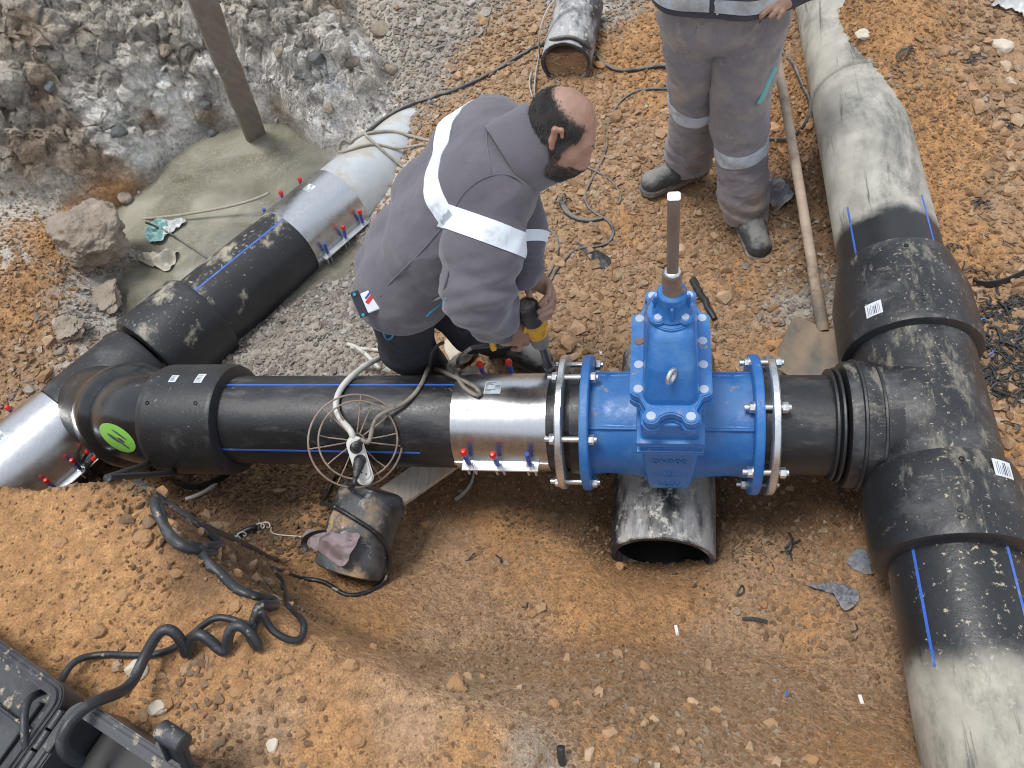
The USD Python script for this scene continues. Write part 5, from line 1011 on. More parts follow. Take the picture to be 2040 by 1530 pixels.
    rfin = [soft(finger([RP(.085, l_, 0), RP(.085 + q_ * .5, l_ * 1.15, -.012), RP(.085 + q_ * .8, l_ * 1.2, -.036), RP(.085 + q_ * .8, l_ * 1.15, -.055)], .0105, .008), .003) for l_, q_ in ((-.034, .062), (-.011, .070), (.012, .066), (.033, .052))] + [soft(finger([RP(.02, -.028, -.004), RP(.05, -.052, -.016), RP(.078, -.050, -.036)], .014, .0095), .003)]
    body = soft([soft([bone(nec, hed + [0, .01, -.08], .06, .056), bone(hip + [0, 0, .1], che, .08), bone(che, nec, .09, .06), bone(che, Rs, .05), bone(che, Ls, .05), bone(Rs, Re, .042, .038), bone(Re, Rw, .038, .029), bone(Ls, Le, .042, .038), bone(Le, Lw, .038, .029)], .02), soft(hb, .03), soft(ears, .006), soft([rhand] + rfin, .005), soft([hand, soft(fing and [fing], .003), soft(f2, .003), soft(f3, .003), soft(f4, .003), soft(th, .003)], .005)], .012)
    b = surfnet(body, .0045); bd = obj('body', b, M_skin, t, smooth=True)
    grow(t, b, bd, hed, A, 1.0, seed=13, n=5000)
    for sg in (-1, 1):
        obj('eye', trimesh.Trimesh(trimesh.creation.icosphere(2, .0115).vertices + Lc(sg * .031, .079, -.004), trimesh.creation.icosphere(2, .0115).faces), M_white, bd); obj('eyebrow', tube(spline([Lc(sg * .014, .097, .017), Lc(sg * .030, .092, .023), Lc(sg * .046, .080, .020)], 10), .0045, 8), M_hair, bd)
    tr_, tl_ = atz(1318, 362, .05), atz(1506, 488, .05)
    boot(t, aR, aR + norm((tr_ - aR) * [1, 1, 0]) * .235, gzf - .01); boot(t, aL, aL + norm((tl_ - aL) * [1, 1, 0]) * .235, gzf - .005)
    return aL
M_tape2 = mat('grey_reflective_tape', (.36, .39, .42), (.46, .50, .53), scale=8, rough=.5, dust=((.3, .28, .27), .58, .1, 9))
M_teal = mat('teal_trim', (.10, .33, .34), (.14, .40, .40), rough=.6)
M_darkjacket = mat('dark_grey_jacket', (.035, .036, .045), (.06, .058, .068), scale=7, rough=.9, bump=.002, bscale=80)
build_worker2()

# ---------------------------------------------------------------- tools, offcuts, cables, litter
CYL = [(mainp(-1.7), UX, RM, 1.35), (DA + UD * s_c1, UD, RD, 3.0), (mainp(x0), UX, RM + .006, x1 - x0)]
def touch(px, py, lift=0.0):
    """Where a sight line first meets the ground, one of the pipes or an offcut, moved towards the eye by lift."""
    d = ray(px, py); g = hit(px, py); best = (g - CAM) @ d / (d @ d); nrm = np.array([0, 0, 1.])
    for A, u, r, L in CYL:
        w = CAM - A; dd = d - u * (d @ u); ww = w - u * (w @ u); a, b, c = dd @ dd, 2 * dd @ ww, ww @ ww - r * r; D = b * b - 4 * a * c
        if D > 0:
            q = (-b - np.sqrt(D)) / (2 * a); s = (w + d * q) @ u
            if 0 < s < L and q < best: best = q; P = CAM + d * q - A; nrm = norm(P - u * (P @ u))
    return CAM + d * best + nrm * lift
M_cable = mat('dusty_black_cable', (.02, .021, .024), (.05, .052, .056), scale=18, rough=.5, bump=.0006, bscale=80, dust=((.22, .20, .17), .56, .12, 12, .3, (1, 1, 1), .7))
M_cableb = mat('black_rubber_cable', (.010, .011, .013), (.018, .019, .022), scale=14, rough=.42, bump=.0008, bscale=90, dust=[((.11, .11, .115), .70, .10, 14, .25, (1, 1, 1), .55), ((.36, .30, .22), .68, .05, 30, .15)])
M_tan_cable = mat('mud_caked_cable', (.17, .15, .12), (.26, .23, .19), scale=14, rough=.8, bump=.001, bscale=60, dust=((.08, .075, .07), .60, .08, 18))
M_white_cable = mat('white_cable', (.44, .43, .39), (.54, .52, .47), scale=12, rough=.5, dust=((.3, .24, .17), .62, .08, 14))
M_rope = mat('muddy_rope', (.26, .235, .185), (.36, .33, .27), scale=40, rough=.9, bump=.003, bscale=140)
M_wood = mat('worn_wood', (.30, .22, .155), (.42, .33, .25), scale=3, rough=.75, bump=.0015, bscale=40, stretch=(1, 6, 6), dust=((.20, .15, .11), .6, .1, 9))
M_plank = mat('weathered_plank', (.34, .29, .235), (.48, .43, .37), scale=10, rough=.85, bump=.003, bscale=30, stretch=(9, 1.2, 2), dust=((.38, .25, .14), .58, .1, 6))
M_post = mat('wet_grey_timber', (.125, .10, .075), (.19, .16, .125), scale=6, rough=.75, bump=.003, bscale=30, stretch=(6, 1, 1), dust=((.3, .28, .25), .64, .08, 7))
M_wire = mat('rusty_wire', (.20, .135, .10), (.34, .27, .22), scale=22, rough=.7, metal=.3)
M_plastic = mat('white_plastic', (.60, .60, .56), (.68, .67, .63), scale=8, rough=.4, dust=((.35, .28, .2), .62, .08, 12, .1))
M_case = mat('scuffed_black_case', (.010, .011, .013), (.02, .021, .024), scale=9, rough=.40, bump=.0012, bscale=90, dust=[((.09, .095, .105), .66, .14, 6, .25, (1, 1, 1), .6), ((.34, .29, .22), .67, .05, 26, .15)])
M_rag = mat('grey_blue_rag', (.16, .17, .20), (.24, .25, .28), scale=10, rough=.95, bump=.003, bscale=90, dust=((.3, .25, .2), .6, .1, 8))
M_glove = mat('mauve_glove', (.21, .16, .175), (.27, .21, .22), scale=10, rough=.95, bump=.002, bscale=120)
M_sack = mat('muddy_cloth', (.36, .33, .26), (.44, .41, .34), scale=9, rough=.9, bump=.004, bscale=50)
M_tealbag = mat('teal_plastic', (.14, .30, .29), (.24, .40, .37), scale=9, rough=.35)
M_film = mat('cloudy_plastic_film', (.42, .43, .42), (.56, .57, .56), scale=9, rough=.25, spec=.6)
M_rock = mat('dark_embedded_stone', (.06, .065, .065), (.12, .125, .12), scale=14, rough=.8, bump=.004, bscale=50)
M_palestone = mat('pale_stone', (.46, .40, .31), (.58, .52, .42), scale=9, rough=.85, bump=.004, bscale=50)
M_clod = mat('grey_brown_clod', (.22, .175, .13), (.33, .28, .225), scale=10, rough=.95, bump=.02, bscale=30)
M_green = mat('green_sticker', (.16, .40, .06), (.20, .46, .08), rough=.45)
M_strip = mat('dull_metal_strip', (.36, .37, .37), (.46, .47, .47), rough=.45, metal=.3, dust=((.3, .25, .2), .6, .1, 20))

def cable(name, label, pts, r, m, n=None, group=None, sides=10, cat='cable', part=None, smooth_=True):
    P = [touch(q[0], q[1], r * .9) + np.array([0, 0, q[2] if len(q) > 2 else 0]) for q in pts] if not isinstance(pts[0], np.ndarray) else pts
    c = spline(P, n or max(24, len(P) * 9)); c[:, 2] = np.maximum(c[:, 2], gz(c[:, 0], c[:, 1]) + r * .55); mesh = tube(c, r, sides)
    return obj(name, mesh, m, part, smooth=True, label=label, cat=cat if part is None else None, group=group, loc=None if part is not None else P[0])

# black offcut with mud, in front of the pipe
oa, ob = atz(741, 990, .35), atz(700, 1120, .27)
t = thing('pipe_offcut', 'short black pipe offcut with mud patches lying below the wire wheel', 'pipe offcut', (oa + ob) / 2 - [0, 0, .12])
ou = norm(ob - oa); OL = np.linalg.norm(ob - oa) + .06
M_mudcut = mat('mud_patched_black_pipe', BLK, (.02, .021, .024), scale=5, rough=.4, bump=.001, bscale=70, dust=[((.42, .28, .15), .58, .06, 5, .2), ((.42, .42, .40), .66, .03, 22, .1), ((.13, .14, .15), .5, .14, 8, .1, (1, 1, 1), .6)])
OR = .118
obj('pipe_wall', lathe([(0, .0), (0, .085), (.006, .100), (.03, OR - .004), (.05, OR), (OL - .004, OR), (OL, OR - .004), (OL, OR - .02), (.06, OR - .02), (.06, 0)], oa - ou * .03, ou, 72, closed=False), M_mudcut, t)
CYL.append((oa - ou * .03, ou, OR, OL))
# offcut at the top, full of gravel
ta, tb = atz(1127, 128, .125), atz(1150, 28, .15)
t = thing('pipe_offcut', 'open black pipe offcut full of gravel lying at the top beside a grey hoop', 'pipe offcut', (ta + tb) / 2 - [0, 0, .13])
tu = norm(tb - ta); TL = np.linalg.norm(tb - ta) + .08; TR = .135
obj('pipe_wall', lathe([(0, TR - .018), (0, TR - .003), (.003, TR), (TL - .003, TR), (TL, TR - .003), (TL, TR - .018)], ta, tu, 72), M_offcut, t)
CYL.append((ta, tu, TR, TL))
fill = lathe([(.02, 0), (.02, TR - .019), (TL - .02, TR - .019), (TL - .02, 0)], ta, tu, 48, closed=False).subdivide().subdivide(); v = fill.vertices
v = v - tu * ((meshkit.fbm(v * 30, 3, 60) - .5) * .03)[:, None]; v[:, 2] = np.minimum(v[:, 2], ta[2] + .055 + .03 * (meshkit.fbm(v * 22, 3, 61) - .5)); fill.vertices = v
fm = obj('gravel_fill', fill, SM['tan'], t, smooth=30)
r_ = np.random.default_rng(77)
uu, aa, bb = frame(tu)
for k in range(60):
    q = r_.uniform(-1, 1, 2) * (TR - .03)
    if np.hypot(*q) < TR - .028 and q[1] < .045: mm = pebble(3000 + k, .7); mm.vertices = mm.vertices * r_.uniform(.009, .016) + ta + tu * .018 + aa * q[0] + bb * q[1]; obj('stone', mm, SM['tan'], fm, smooth=False)
P = [touch(1066, 195, .01), ] + [touch(*q) for q in ((1068, 160, .02), (1076, 115, .03), (1092, 70, .05), (1115, 35, .09), (1150, 12, .12), (1188, 5, .10))]
t = obj('plastic_hoop', tube(spline(P, 50), .008, 10, flat=(.5, 2.2)), M_film, loc=P[0], label='pale grey plastic strip arching beside the gravel filled offcut', cat='plastic strip', smooth=True)
P = [touch(1060, 150, .01), touch(1056, 175, .02), touch(1062, 198, .01)]
obj('plastic_hoop', tube(spline(P, 16), .008, 10, flat=(.5, 2.0)), M_film, loc=P[0], label='short grey plastic splinter sticking up behind the bald head', cat='plastic strip', smooth=True)
# timber post against the rock wall
pb_, pt_ = atz(508, 268, WZ + .02), atz(392, -30, .98)
u, a, b = frame(pt_ - pb_); L = np.linalg.norm(pt_ - pb_)
pm = box((pb_ + pt_) / 2 - u * .03, (L + .35, .125, .045), [u, a, b], .006).subdivide_to_size(.06); v = pm.vertices; pm.vertices = v + b * (.012 * (meshkit.fbm(v * 4, 3, 70) - .5))[:, None] + a * (.018 * (meshkit.fbm(v * 5, 3, 71) - .5))[:, None]
obj('timber_post', pm, M_post, loc=pb_, label='wet grey timber board leaning on the rock wall with its foot in water', cat='timber', smooth=30)
# plank under the pipe
p0_, p1_ = atz(868, 930, .17), atz(778, 992, .20); u, a, b = frame(p1_ - p0_, (0, -.2, 1)); L = np.linalg.norm(p1_ - p0_)
obj('wooden_plank', box((p0_ + p1_) / 2 - u * .10, (L + .22, .105, .024), [u, a, b], .003), M_plank, loc=p1_, label='weathered wooden plank under the black pipe beside the wire wheel', cat='plank', smooth=20)
# shovel
s0_, s1_ = hit(1632, 655, .05), atz(1547, 118, .62); u = norm(s1_ - s0_)
t = thing('shovel', 'shovel with a long wooden handle and mud crusted flat blade', 'shovel', s0_)
obj('handle', tube(np.array([s0_ + u * .1 + (s1_ - s0_) * q for q in np.linspace(0, 1, 12)]) + np.array([[.004 * np.sin(q * 3), 0, 0] for q in np.linspace(0, 1, 12)]), np.linspace(.020, .0175, 12), 16), M_wood, t)
M_blade = mat('muddy_shovel_steel', (.11, .10, .09), (.19, .165, .14), scale=9, rough=.8, bump=.003, bscale=40, dust=[((.27, .195, .125), .52, .10, 7, .1, (1, 1, 1), .7)])
obj('ferrule', lathe([(0, .006), (0, .022), (.14, .024), (.15, .021), (.15, .006)], s0_ - u * .04, u, 20), M_blade, t)
bd_ = hit(1612, 715, .03); c0 = s0_ - u * .02; dn = norm(bd_ - c0 + np.array([0, 0, .02])); sd = norm(np.cross(dn, [0, 0, 1])); nn = np.cross(sd, dn); nn = nn if nn[2] > 0 else -nn
S, W = np.meshgrid(np.linspace(0, .26, 16), np.linspace(-1, 1, 17), indexing='ij'); wid = np.interp(S, [0, .02, .18, .24, .26], [.085, .108, .108, .090, .075]) * W
top = c0 + dn * S[..., None] + sd * wid[..., None] + nn * (.022 * W ** 2 - .018 * (S / .26 - .5) ** 2 + .006 * np.exp(-(W / .16) ** 2) * (S < .16))[..., None]
f = grid_faces(16, 17); tv = top.reshape(-1, 3); mm = wind(trimesh.Trimesh(np.vstack([tv, tv - nn * .003]), np.vstack([f, f[:, ::-1] + len(tv)]), process=False))
obj('blade', mm, M_blade, t, smooth=40)
# wire wheel
wc = touch(721, 868, .05); wn = norm(CAM - wc + np.array([.2, 0, -.1])); u, a, b = frame(wn)
t = thing('wire_wheel', 'rusty wire wheel with spokes leaning on the black pipe behind the socket strip', 'wire wheel', wc - b * .15)
WR = .150
ringm = lambda c, r, w: tube(np.array([c + (a * np.cos(q) + b * np.sin(q)) * r for q in np.linspace(0, 2 * np.pi, 49)]), w, 8, cap=False)
obj('rim', ringm(wc, WR, .0033), M_wire, t); obj('rim', ringm(wc + wn * .030 + a * .006, WR * .83, .003), M_wire, t); obj('hub', ringm(wc + wn * .018, .024, .003), M_wire, t); obj('hub', ringm(wc + wn * .004, .022, .003), M_wire, t)
for k in range(14):
    q = 2 * np.pi * k / 14 + .12 * np.sin(k * 2.7); d = a * np.cos(q) + b * np.sin(q); back_ = k % 2
    obj('spoke', tube([wc + wn * (.018 if back_ else .004) + d * .022, wc + wn * (.012 if back_ else .02) + d * .09, (wc + d * WR) if not back_ else (wc + wn * .030 + a * .006 + d * WR * .83)], .0024, 6), M_wire, t)
# socket strip
e0, e1 = wc + wn * .055 + (atd(702, 868, 1) - atd(721, 868, 1)) * 0, None
dS = camdepth(wc) - .06; e0, e1 = atd(703, 872, dS), atd(731, 962, dS + .02)
u, a, b = frame(e1 - e0, CAM - e0)
t = thing('socket_strip', 'white three way socket strip hanging in front of the wire wheel', 'socket strip', e1); L = np.linalg.norm(e1 - e0)
shp = shapely.LineString([(.022, 0), (L - .022, 0)]).buffer(.0265); bm = ext(shp, 0, .036, .006); F = np.stack([u, a, b]); bm.vertices = e0 + bm.vertices @ F - b * .018
obj('casing', bm, M_plastic, t, smooth=40)
for k, s in enumerate((.030, .073, .116)):
    c = e0 + u * s + b * .0185
    so = obj('socket', lathe([(0, .0), (0, .0165), (-.001, .0175), (.0015, .0195), (.003, .0195), (.003, .0165), (-.0005, .0165)], c, b, 32, closed=False), M_plastic if k == 2 else M_toolblk, t)
    if k == 2:
        for sg in (-1, 1): obj('contact_hole', cylinder(c + (u * .6 + a * .8) * .0075 * sg + b * .0002, c + (u * .6 + a * .8) * .0075 * sg + b * .0009, .0026, 12), M_hole, so)
c = e0 + u * .030 + b * .018; pl = obj('plug', lathe([(0, 0), (0, .016), (.012, .017), (.022, .012), (.05, .0065), (.05, 0)], c, norm(b * .6 + a * .45 - u * .4), 24, closed=False), M_toolblk, t)
c2 = e0 + u * .073 + b * .016; pd = norm(b * .55 + u * .75 - a * .5); obj('plug', cat_mesh(lathe([(0, 0), (0, .0175), (.016, .0185), (.03, .015), (.038, .012), (.06, .008), (.06, 0)], c2, pd, 24, closed=False), *[lathe([(0, .006), (0, .0125 - .0009 * q), (.003, .0125 - .0009 * q), (.003, .006)], c2 + pd * (.036 + .006 * q), pd, 20) for q in range(4)]), M_toolblk, t)
PL1, PL2 = c + norm(b * .6 + a * .45 - u * .4) * .048, c2 + pd * .058
# strip cables
def fly(px, py, d): return atd(px, py, d)
dp = camdepth(touch(800, 800, 0))
cable('tool_cable', 'mud caked tool cable looping from the impact wrench over the pipe to the socket strip', [WRENCH_END, atz(925, 703, .64), touch(917, 735, .03), touch(917, 765, .012), touch(935, 783, .01), touch(957, 791, .010), touch(953, 780, .010), touch(925, 764, .010), touch(888, 748, .010), touch(858, 738, .012), touch(848, 752, .010), touch(832, 782, .009), touch(800, 812, .02), touch(765, 832, .05), PL1 + b * .03 + np.array([.02, 0, 0]), PL1], .0068, M_tan_cable, 130)
cable('cable_tail', 'dark frayed cable tail rising behind the pipe at the trouser leg', [touch(851, 737, .012), atz(857, 715, .55), atz(868, 692, .60), atz(884, 682, .62)], .0055, M_cable, 30)
cable('white_cable', 'white cable bending over the black pipe down to the socket strip', [touch(722, 733, .012), touch(700, 758, .012), touch(676, 790, .012), touch(673, 812, .015), touch(688, 835, .04), e0 - u * .02 + b * .0, e0 + u * .005], .0105, M_white_cable, 70)
cable('white_cable', 'white cable lying on grey gravel behind the horizontal pipe near the trousers', [(694, 688), (720, 700), (740, 718), (757, 738)], .010, M_white_cable)
cable('white_cable', 'short white cable crossing grey gravel left of the dark trousers', [(700, 694), (728, 697), (762, 700)], .008, M_white_cable)
cable('white_cable', 'dirty white cable on dark gravel below the wide coupling sleeve', [(462, 932), (445, 950), (420, 974), (395, 988), (372, 996)], .009, M_white_cable)
cable('black_cable', 'black cable from the socket plug curling round the muddy offcut to the twisted cables', [PL2, PL2 + pd * .02, touch(668, 962, .02), touch(655, 985, .012), touch(672, 1012, .008), touch(712, 1036, .008), touch(752, 1066, .008), touch(772, 1110, .008), touch(762, 1152, .010), touch(725, 1184, .008), touch(690, 1186, .008), touch(650, 1163, .01), touch(605, 1155, .01), touch(570, 1168, .02), touch(572, 1190, .008), touch(590, 1225, .008), touch(608, 1260, .008), touch(596, 1277, .008), touch(566, 1272, .02), touch(545, 1250, .03), touch(540, 1232, .05), touch(515, 1248, .02), touch(470, 1240, .025), touch(440, 1240, .03), touch(400, 1262, .02), touch(345, 1297, .012), touch(260, 1308, .010), touch(190, 1310, .015), touch(160, 1330, .03), touch(148, 1370, .05), touch(146, 1420, .14), touch(140, 1480, .14), touch(122, 1535, .10)], .0078, M_cableb, 260)
TH = [touch(322, 1012, .014), touch(330, 1040, .014), touch(345, 1075, .013), touch(375, 1095, .013), touch(408, 1096, .02), touch(415, 1120, .013), touch(445, 1148, .013), touch(478, 1178, .013), touch(515, 1193, .013), touch(548, 1200, .02), touch(552, 1215, .03), touch(530, 1220, .035), touch(516, 1240, .02), touch(508, 1268, .02), touch(518, 1290, .012), touch(505, 1262, .05), touch(478, 1268, .045), touch(452, 1300, .012), touch(425, 1278, .045), touch(398, 1283, .035), touch(378, 1305, .012), touch(383, 1282, .06), touch(362, 1272, .07), touch(330, 1300, .06), touch(308, 1345, .06), touch(296, 1385, .08), touch(268, 1430, .15), touch(235, 1480, .17), touch(222, 1530, .10)]
cable('welding_cable', 'thick black welding cable twisting along the soil bank into the open case', TH, .0118, M_cableb, 300, sides=14)
cable('welding_cable', 'thick black cable beside the bank edge running under the twisted coil', [(316, 1004, .01), (324, 1032, .01), (338, 1062), (368, 1090), (402, 1104), (440, 1092), (488, 1088), (525, 1108), (551, 1117)], .012, M_cableb)
cable('welding_cable', 'black cable fork curving up from the bundle towards the grey coil', [(410, 1098, .01), (450, 1092, .01), (480, 1072, .02), (505, 1058, .015), (515, 1055, .01)], .012, M_cableb)
P = spline([touch(470, 1078, .02), touch(500, 1062, .022), touch(522, 1052, .02), touch(541, 1050, .02)], 150); g = norm(P[-1] - P[0]); gu, ga, gb = frame(g); ph = np.linspace(0, 2 * np.pi * 15, 150)
obj('coil_wire', tube(P + .011 * (np.cos(ph)[:, None] * ga + np.sin(ph)[:, None] * gb), .0032, 6), M_strip, loc=P[0], label='grey coiled sleeve wrapped round the black cable fork', cat='wire coil', smooth=True)
cable('thin_wire', 'thin grey wire leading from the coil to the mauve glove', [(541, 1052), (553, 1066, .005), (580, 1068), (612, 1074)], .0028, M_strip)
# red clips on the left clamp
t = thing('jump_leads', 'two red handled clips with black leads on the left steel clamp', 'cable clip', touch(190, 900))
for pts in (((189, 876), (172, 903)), ((211, 888), (184, 917))):
    A0, B0 = [atd(*q, camdepth(DA + UD * s_cl) - .19 + .01 * i) for i, q in enumerate(pts)]
    obj('red_handle', lathe([(0, 0), (0, .008), (.01, .013), (np.linalg.norm(B0 - A0) - .008, .0105), (np.linalg.norm(B0 - A0), .007), (np.linalg.norm(B0 - A0), 0)], A0, B0 - A0, 18, closed=False), M_red, t)
    obj('lead', tube(spline([B0, B0 + (B0 - A0) * .35, touch(pts[1][0] + 22, pts[1][1] + 38, .05), touch(228, 962, .03)], 24), .010, 10), M_cableb, t)
P = [touch(318, 912, .03), touch(330, 945, .03), touch(352, 966, .03), touch(395, 976, .03), touch(435, 965, .03), touch(470, 938, .03)]
obj('black_strap', tube(spline(P, 40), .010, 12, flat=(.35, 2.4)), M_rubber, loc=P[0], label='black strap loop hanging under the wide coupling sleeve', cat='strap', smooth=True)
# cables on the trench floor
cable('floor_cable', 'grey cable crossing the gravel over the open offcut to the pale pipe', [(735, 268, .01), (765, 240), (800, 219), (850, 200), (905, 183), (955, 160), (1000, 136), (1045, 108), (1078, 93), (1110, 80), (1140, 78), (1165, 92), (1185, 112), (1205, 130), (1235, 143), (1290, 138), (1345, 136)], .0105, M_cable)
cable('floor_cable', 'dark cable looping on the ground right of the mauve trousers', [(1540, 95, .1), (1560, 108), (1583, 135), (1600, 175), (1614, 215), (1605, 248), (1582, 274), (1550, 280), (1515, 280)], .0085, M_cable)
cable('floor_cable', 'thin grey cable winding from the trousers down to the impact wrench', [(1345, 180), (1300, 179), (1262, 186), (1232, 210), (1212, 250), (1207, 300), (1190, 340), (1172, 372), (1166, 400), (1180, 422), (1208, 440), (1222, 465), (1210, 486), (1180, 494), (1148, 500), (1120, 525), (1102, 552), (1092, 580)], .0068, M_cable)
cable('floor_cable', 'thin cable crossing the winding cable near the face', [(1135, 322), (1165, 333), (1200, 350), (1226, 372), (1236, 392), (1232, 408)], .0058, M_cable)
cable('floor_cable', 'thin cable arc on tan gravel beside the fleece sleeve', [(1058, 458), (1085, 455), (1104, 468), (1112, 495), (1105, 525), (1090, 555)], .0062, M_cable)
t = obj('frayed_plug', cat_mesh(tube(spline([touch(1120, 408, .018), touch(1132, 428, .012), (touch(1155, 440, .010)), touch(1180, 441, .008), touch(1202, 436, .008)], 40), np.linspace(.016, .008, 40), 10), *[tube(spline([touch(1120, 408, .018), touch(1120 + dx, 405 + dy, .02 + dz), touch(1120 + 2 * dx, 405 + dy * .6, .01)], 8), .004, 6) for dx, dy, dz in ((-6, -6, .01), (5, -8, .02), (10, -2, .01), (-8, 4, 0))]), M_cable, loc=touch(1120, 408), label='frayed black plug end on tan gravel beside the winding cable', cat='plug', smooth=True)
# ropes
cable('rope', 'muddy rope stretched over the water pool towards the steel clamp', [touch(256, 437, .01), atz(330, 432, WZ + .03), atz(400, 422, WZ + .05), atz(470, 408, WZ + .08), atz(535, 385, -.04)], .008, M_rope, 50, cat='rope')
CYL.append((DA + UD * s_k1, UD, RD + .002, 2.0))
cable('rope', 'muddy rope arching over the pale grey pipe behind the fleece back', [(672, 305, .01), (700, 285), (735, 268), (770, 263), (810, 270), (845, 280), (872, 285)], .0085, M_rope, cat='rope')
cable('rope', 'second rope lying lower across the pale grey pipe', [(676, 308, .01), (705, 298), (745, 289), (785, 296), (825, 293), (868, 290)], .0075, M_rope, cat='rope')
cable('rope', 'short rope end running diagonally down the pale grey pipe', [(728, 272, .012), (748, 290, .01), (775, 312), (800, 332), (816, 348)], .0075, M_rope, cat='rope')
cable('floor_cable', 'thin black cable emerging from murky water beside the diagonal pipe', [atz(290, 443, -.1), atz(325, 458, -.17), atz(365, 482, WZ + .01), atz(400, 505, WZ + .005), atz(425, 525, WZ)], .0065, M_cable, 30)
# ---- open case at the lower left
def build_case():
    zr = 1.185; A = atz(148, 1388, zr); B = atz(440, 1582, zr); e1 = norm((B - A) * [1, 1, 0]); e2 = np.array([e1[1], -e1[0], 0]); e2 = e2 if e2 @ (atz(20, 1560, zr) - A) > 0 else -e2
    t = thing('equipment_case', 'open scuffed black plastic case on the soil bank with cables running inside', 'case', A + e1 * .2 + e2 * .2 - [0, 0, .13])
    def tray(o, x, y, z, w, l, d, wall, nm):
        rect = shapely.box(.035, .035, w - .035, l - .035).buffer(.035); F = np.stack([x, y, z])
        def put(m): m = m.copy(); m.vertices = o + m.vertices @ F; return wind(m)
        b = obj(nm, cat_mesh(put(ext(rect.difference(rect.buffer(-wall)), -d, -.004, .003)), put(ext(rect.buffer(-.001), -d - .004, -d + .004, .002))), M_case, t, smooth=30)
        obj('rim', put(ext(rect.buffer(.007).difference(rect.buffer(-wall * 1.0 - .001)), -.012, .004, .003)), M_case, b, smooth=30)
        obj('rim_groove', put(ext(rect.buffer(-wall * .15).difference(rect.buffer(-wall * .6)), .004, .008, .0015)), M_case, b, smooth=30)
        return b, put, rect
    z = np.array([0, 0, 1.0]); b, put, rect = tray(A + e1 * .012, e1, e2, z, .46, .40, .125, .022, 'base')
    ins = obj('foam_insert', put(ext(shapely.box(.03, .03, .43, .37), -.118, -.085, .004)), M_rubber, b)
    obj('cable_lump', put(ext(shapely.Point(.07, .20).buffer(.05), -.085, -.03, .02)), M_cableb, b)
    for k in range(3): obj('hinge_pad', put(box((.012 + .0, .07 + .12 * k, .006), (.02, .06, .006), None, .002)), M_case, b)
    # lid thrown back past the hinge
    c, s_ = math.cos(math.radians(-7)), math.sin(math.radians(-7)); lx = -e1 * c + z * s_; lz = e1 * s_ + z * c; o = A - e1 * .014 + z * .006
    lb, lput, _ = tray(o, lx, e2, lz, .44, .40, .065, .020, 'lid')
    for yy in (.10, .30): obj('rib', lput(box((.2, yy, -.055), (.30, .008, .012), None, .002)), M_case, lb)
    obj('rib', lput(box((.10, .2, -.055), (.008, .30, .012), None, .002)), M_case, lb)
    for k in range(9): obj('hinge_knuckle', cylinder(A - e1 * .002 + e2 * (.03 + .04 * k), A - e1 * .002 + e2 * (.066 + .04 * k), .0105, 14, bev=.001), M_case, t)
    # latch standing up on the far side
    q = A + e1 * .285 - e2 * .012; out = norm(-e2 * .45 + z); sd = e1; nn = np.cross(sd, out)
    l = obj('latch', cat_mesh(box(q + out * .03, (.058, .078, .016), [sd, out, nn], .004), box(q + out * .03 - sd * .022 + nn * .010, (.008, .07, .012), [sd, out, nn], .002), box(q + out * .03 + sd * .022 + nn * .010, (.008, .07, .012), [sd, out, nn], .002)), M_case, t, smooth=30)
    obj('latch_hook', cylinder(q + out * .075 - sd * .031, q + out * .075 + sd * .031, .019, 24, bev=.003), M_case, l)
    obj('latch_foot', box(q - out * .01 - e1 * .05, (.035, .03, .024), [e1, e2, z], .004), M_case, l)
build_case()

# ---- cloths, bags, sheets
def rag(name, label, cat, px, m, h=.02, f=14, seed=1, z=None, lift=.004, group=None, wav=.0, thick=.002):
    P = np.array([touch(*q) if z is None else atz(q[0], q[1], z) for q in px]); c = P.mean(0)
    G = np.c_[P[:, :2], np.ones(len(P))]; co = np.linalg.lstsq(G, P[:, 2], rcond=None)[0]
    ring = spline(np.vstack([P[:, :2], P[:1, :2]]), len(P) * 5)[:-1]
    poly = shapely.Polygon(ring).buffer(0)
    poly = max(getattr(poly, 'geoms', [poly]), key=lambda g: g.area)
    mm = trimesh.creation.extrude_polygon(poly, thick, engine='earcut').subdivide_to_size(max(.007, math.sqrt(poly.area) / 28)); mm.merge_vertices(); v = mm.vertices.copy()
    pts = shapely.points(v[:, 0], v[:, 1]); d = shapely.distance(poly.exterior, pts); e = smooth01(d / (math.sqrt(poly.area) * .22))
    w = meshkit.fbm(np.stack([v[:, 0] * f, v[:, 1] * f, np.zeros(len(v))], -1), 3, seed); rid = 1 - np.abs(2 * w - 1) * 2.5
    base = v[:, :2] @ co[:2] + co[2] if z is not None or h > .03 else np.maximum(gz(v[:, 0], v[:, 1]), -9)
    for A_, u_, r_c, L_c in (CYL[3:4] if name == 'glove' else []):          # lies on the round offcut
        h2 = norm(u_ * [1, 1, 0]); s_ = ((v[:, :2] - A_[:2]) @ h2[:2]) / np.linalg.norm(u_[:2]); dd_ = np.abs((v[:, :2] - A_[:2]) @ np.array([-h2[1], h2[0]])); base = np.maximum(base, np.where(dd_ < r_c, A_[2] + u_[2] * s_ + np.sqrt(np.maximum(r_c ** 2 - dd_ ** 2, 0)) / np.linalg.norm(u_[:2]), -9))
    if z is None and h <= .03: base = np.maximum(base, v[:, :2] @ co[:2] + co[2] - .01)
    v[:, 2] += base + lift + h * (.12 * e + 1.05 * (.25 + .75 * e) * np.clip(rid, -.2, 1)) + (1 - e) * .35 * h * np.clip(rid, 0, 1)
    mm.vertices = v; wind(mm)
    return obj(name, mm, m, loc=c, label=label, cat=cat, group=group, smooth=True)
rag('rag', 'crumpled grey rag beside the boot and the shovel handle', 'rag', [(1515,380),(1540,365),(1562,363),(1580,390),(1572,410),(1548,420),(1530,400)], M_rag, .045, 16, 2)
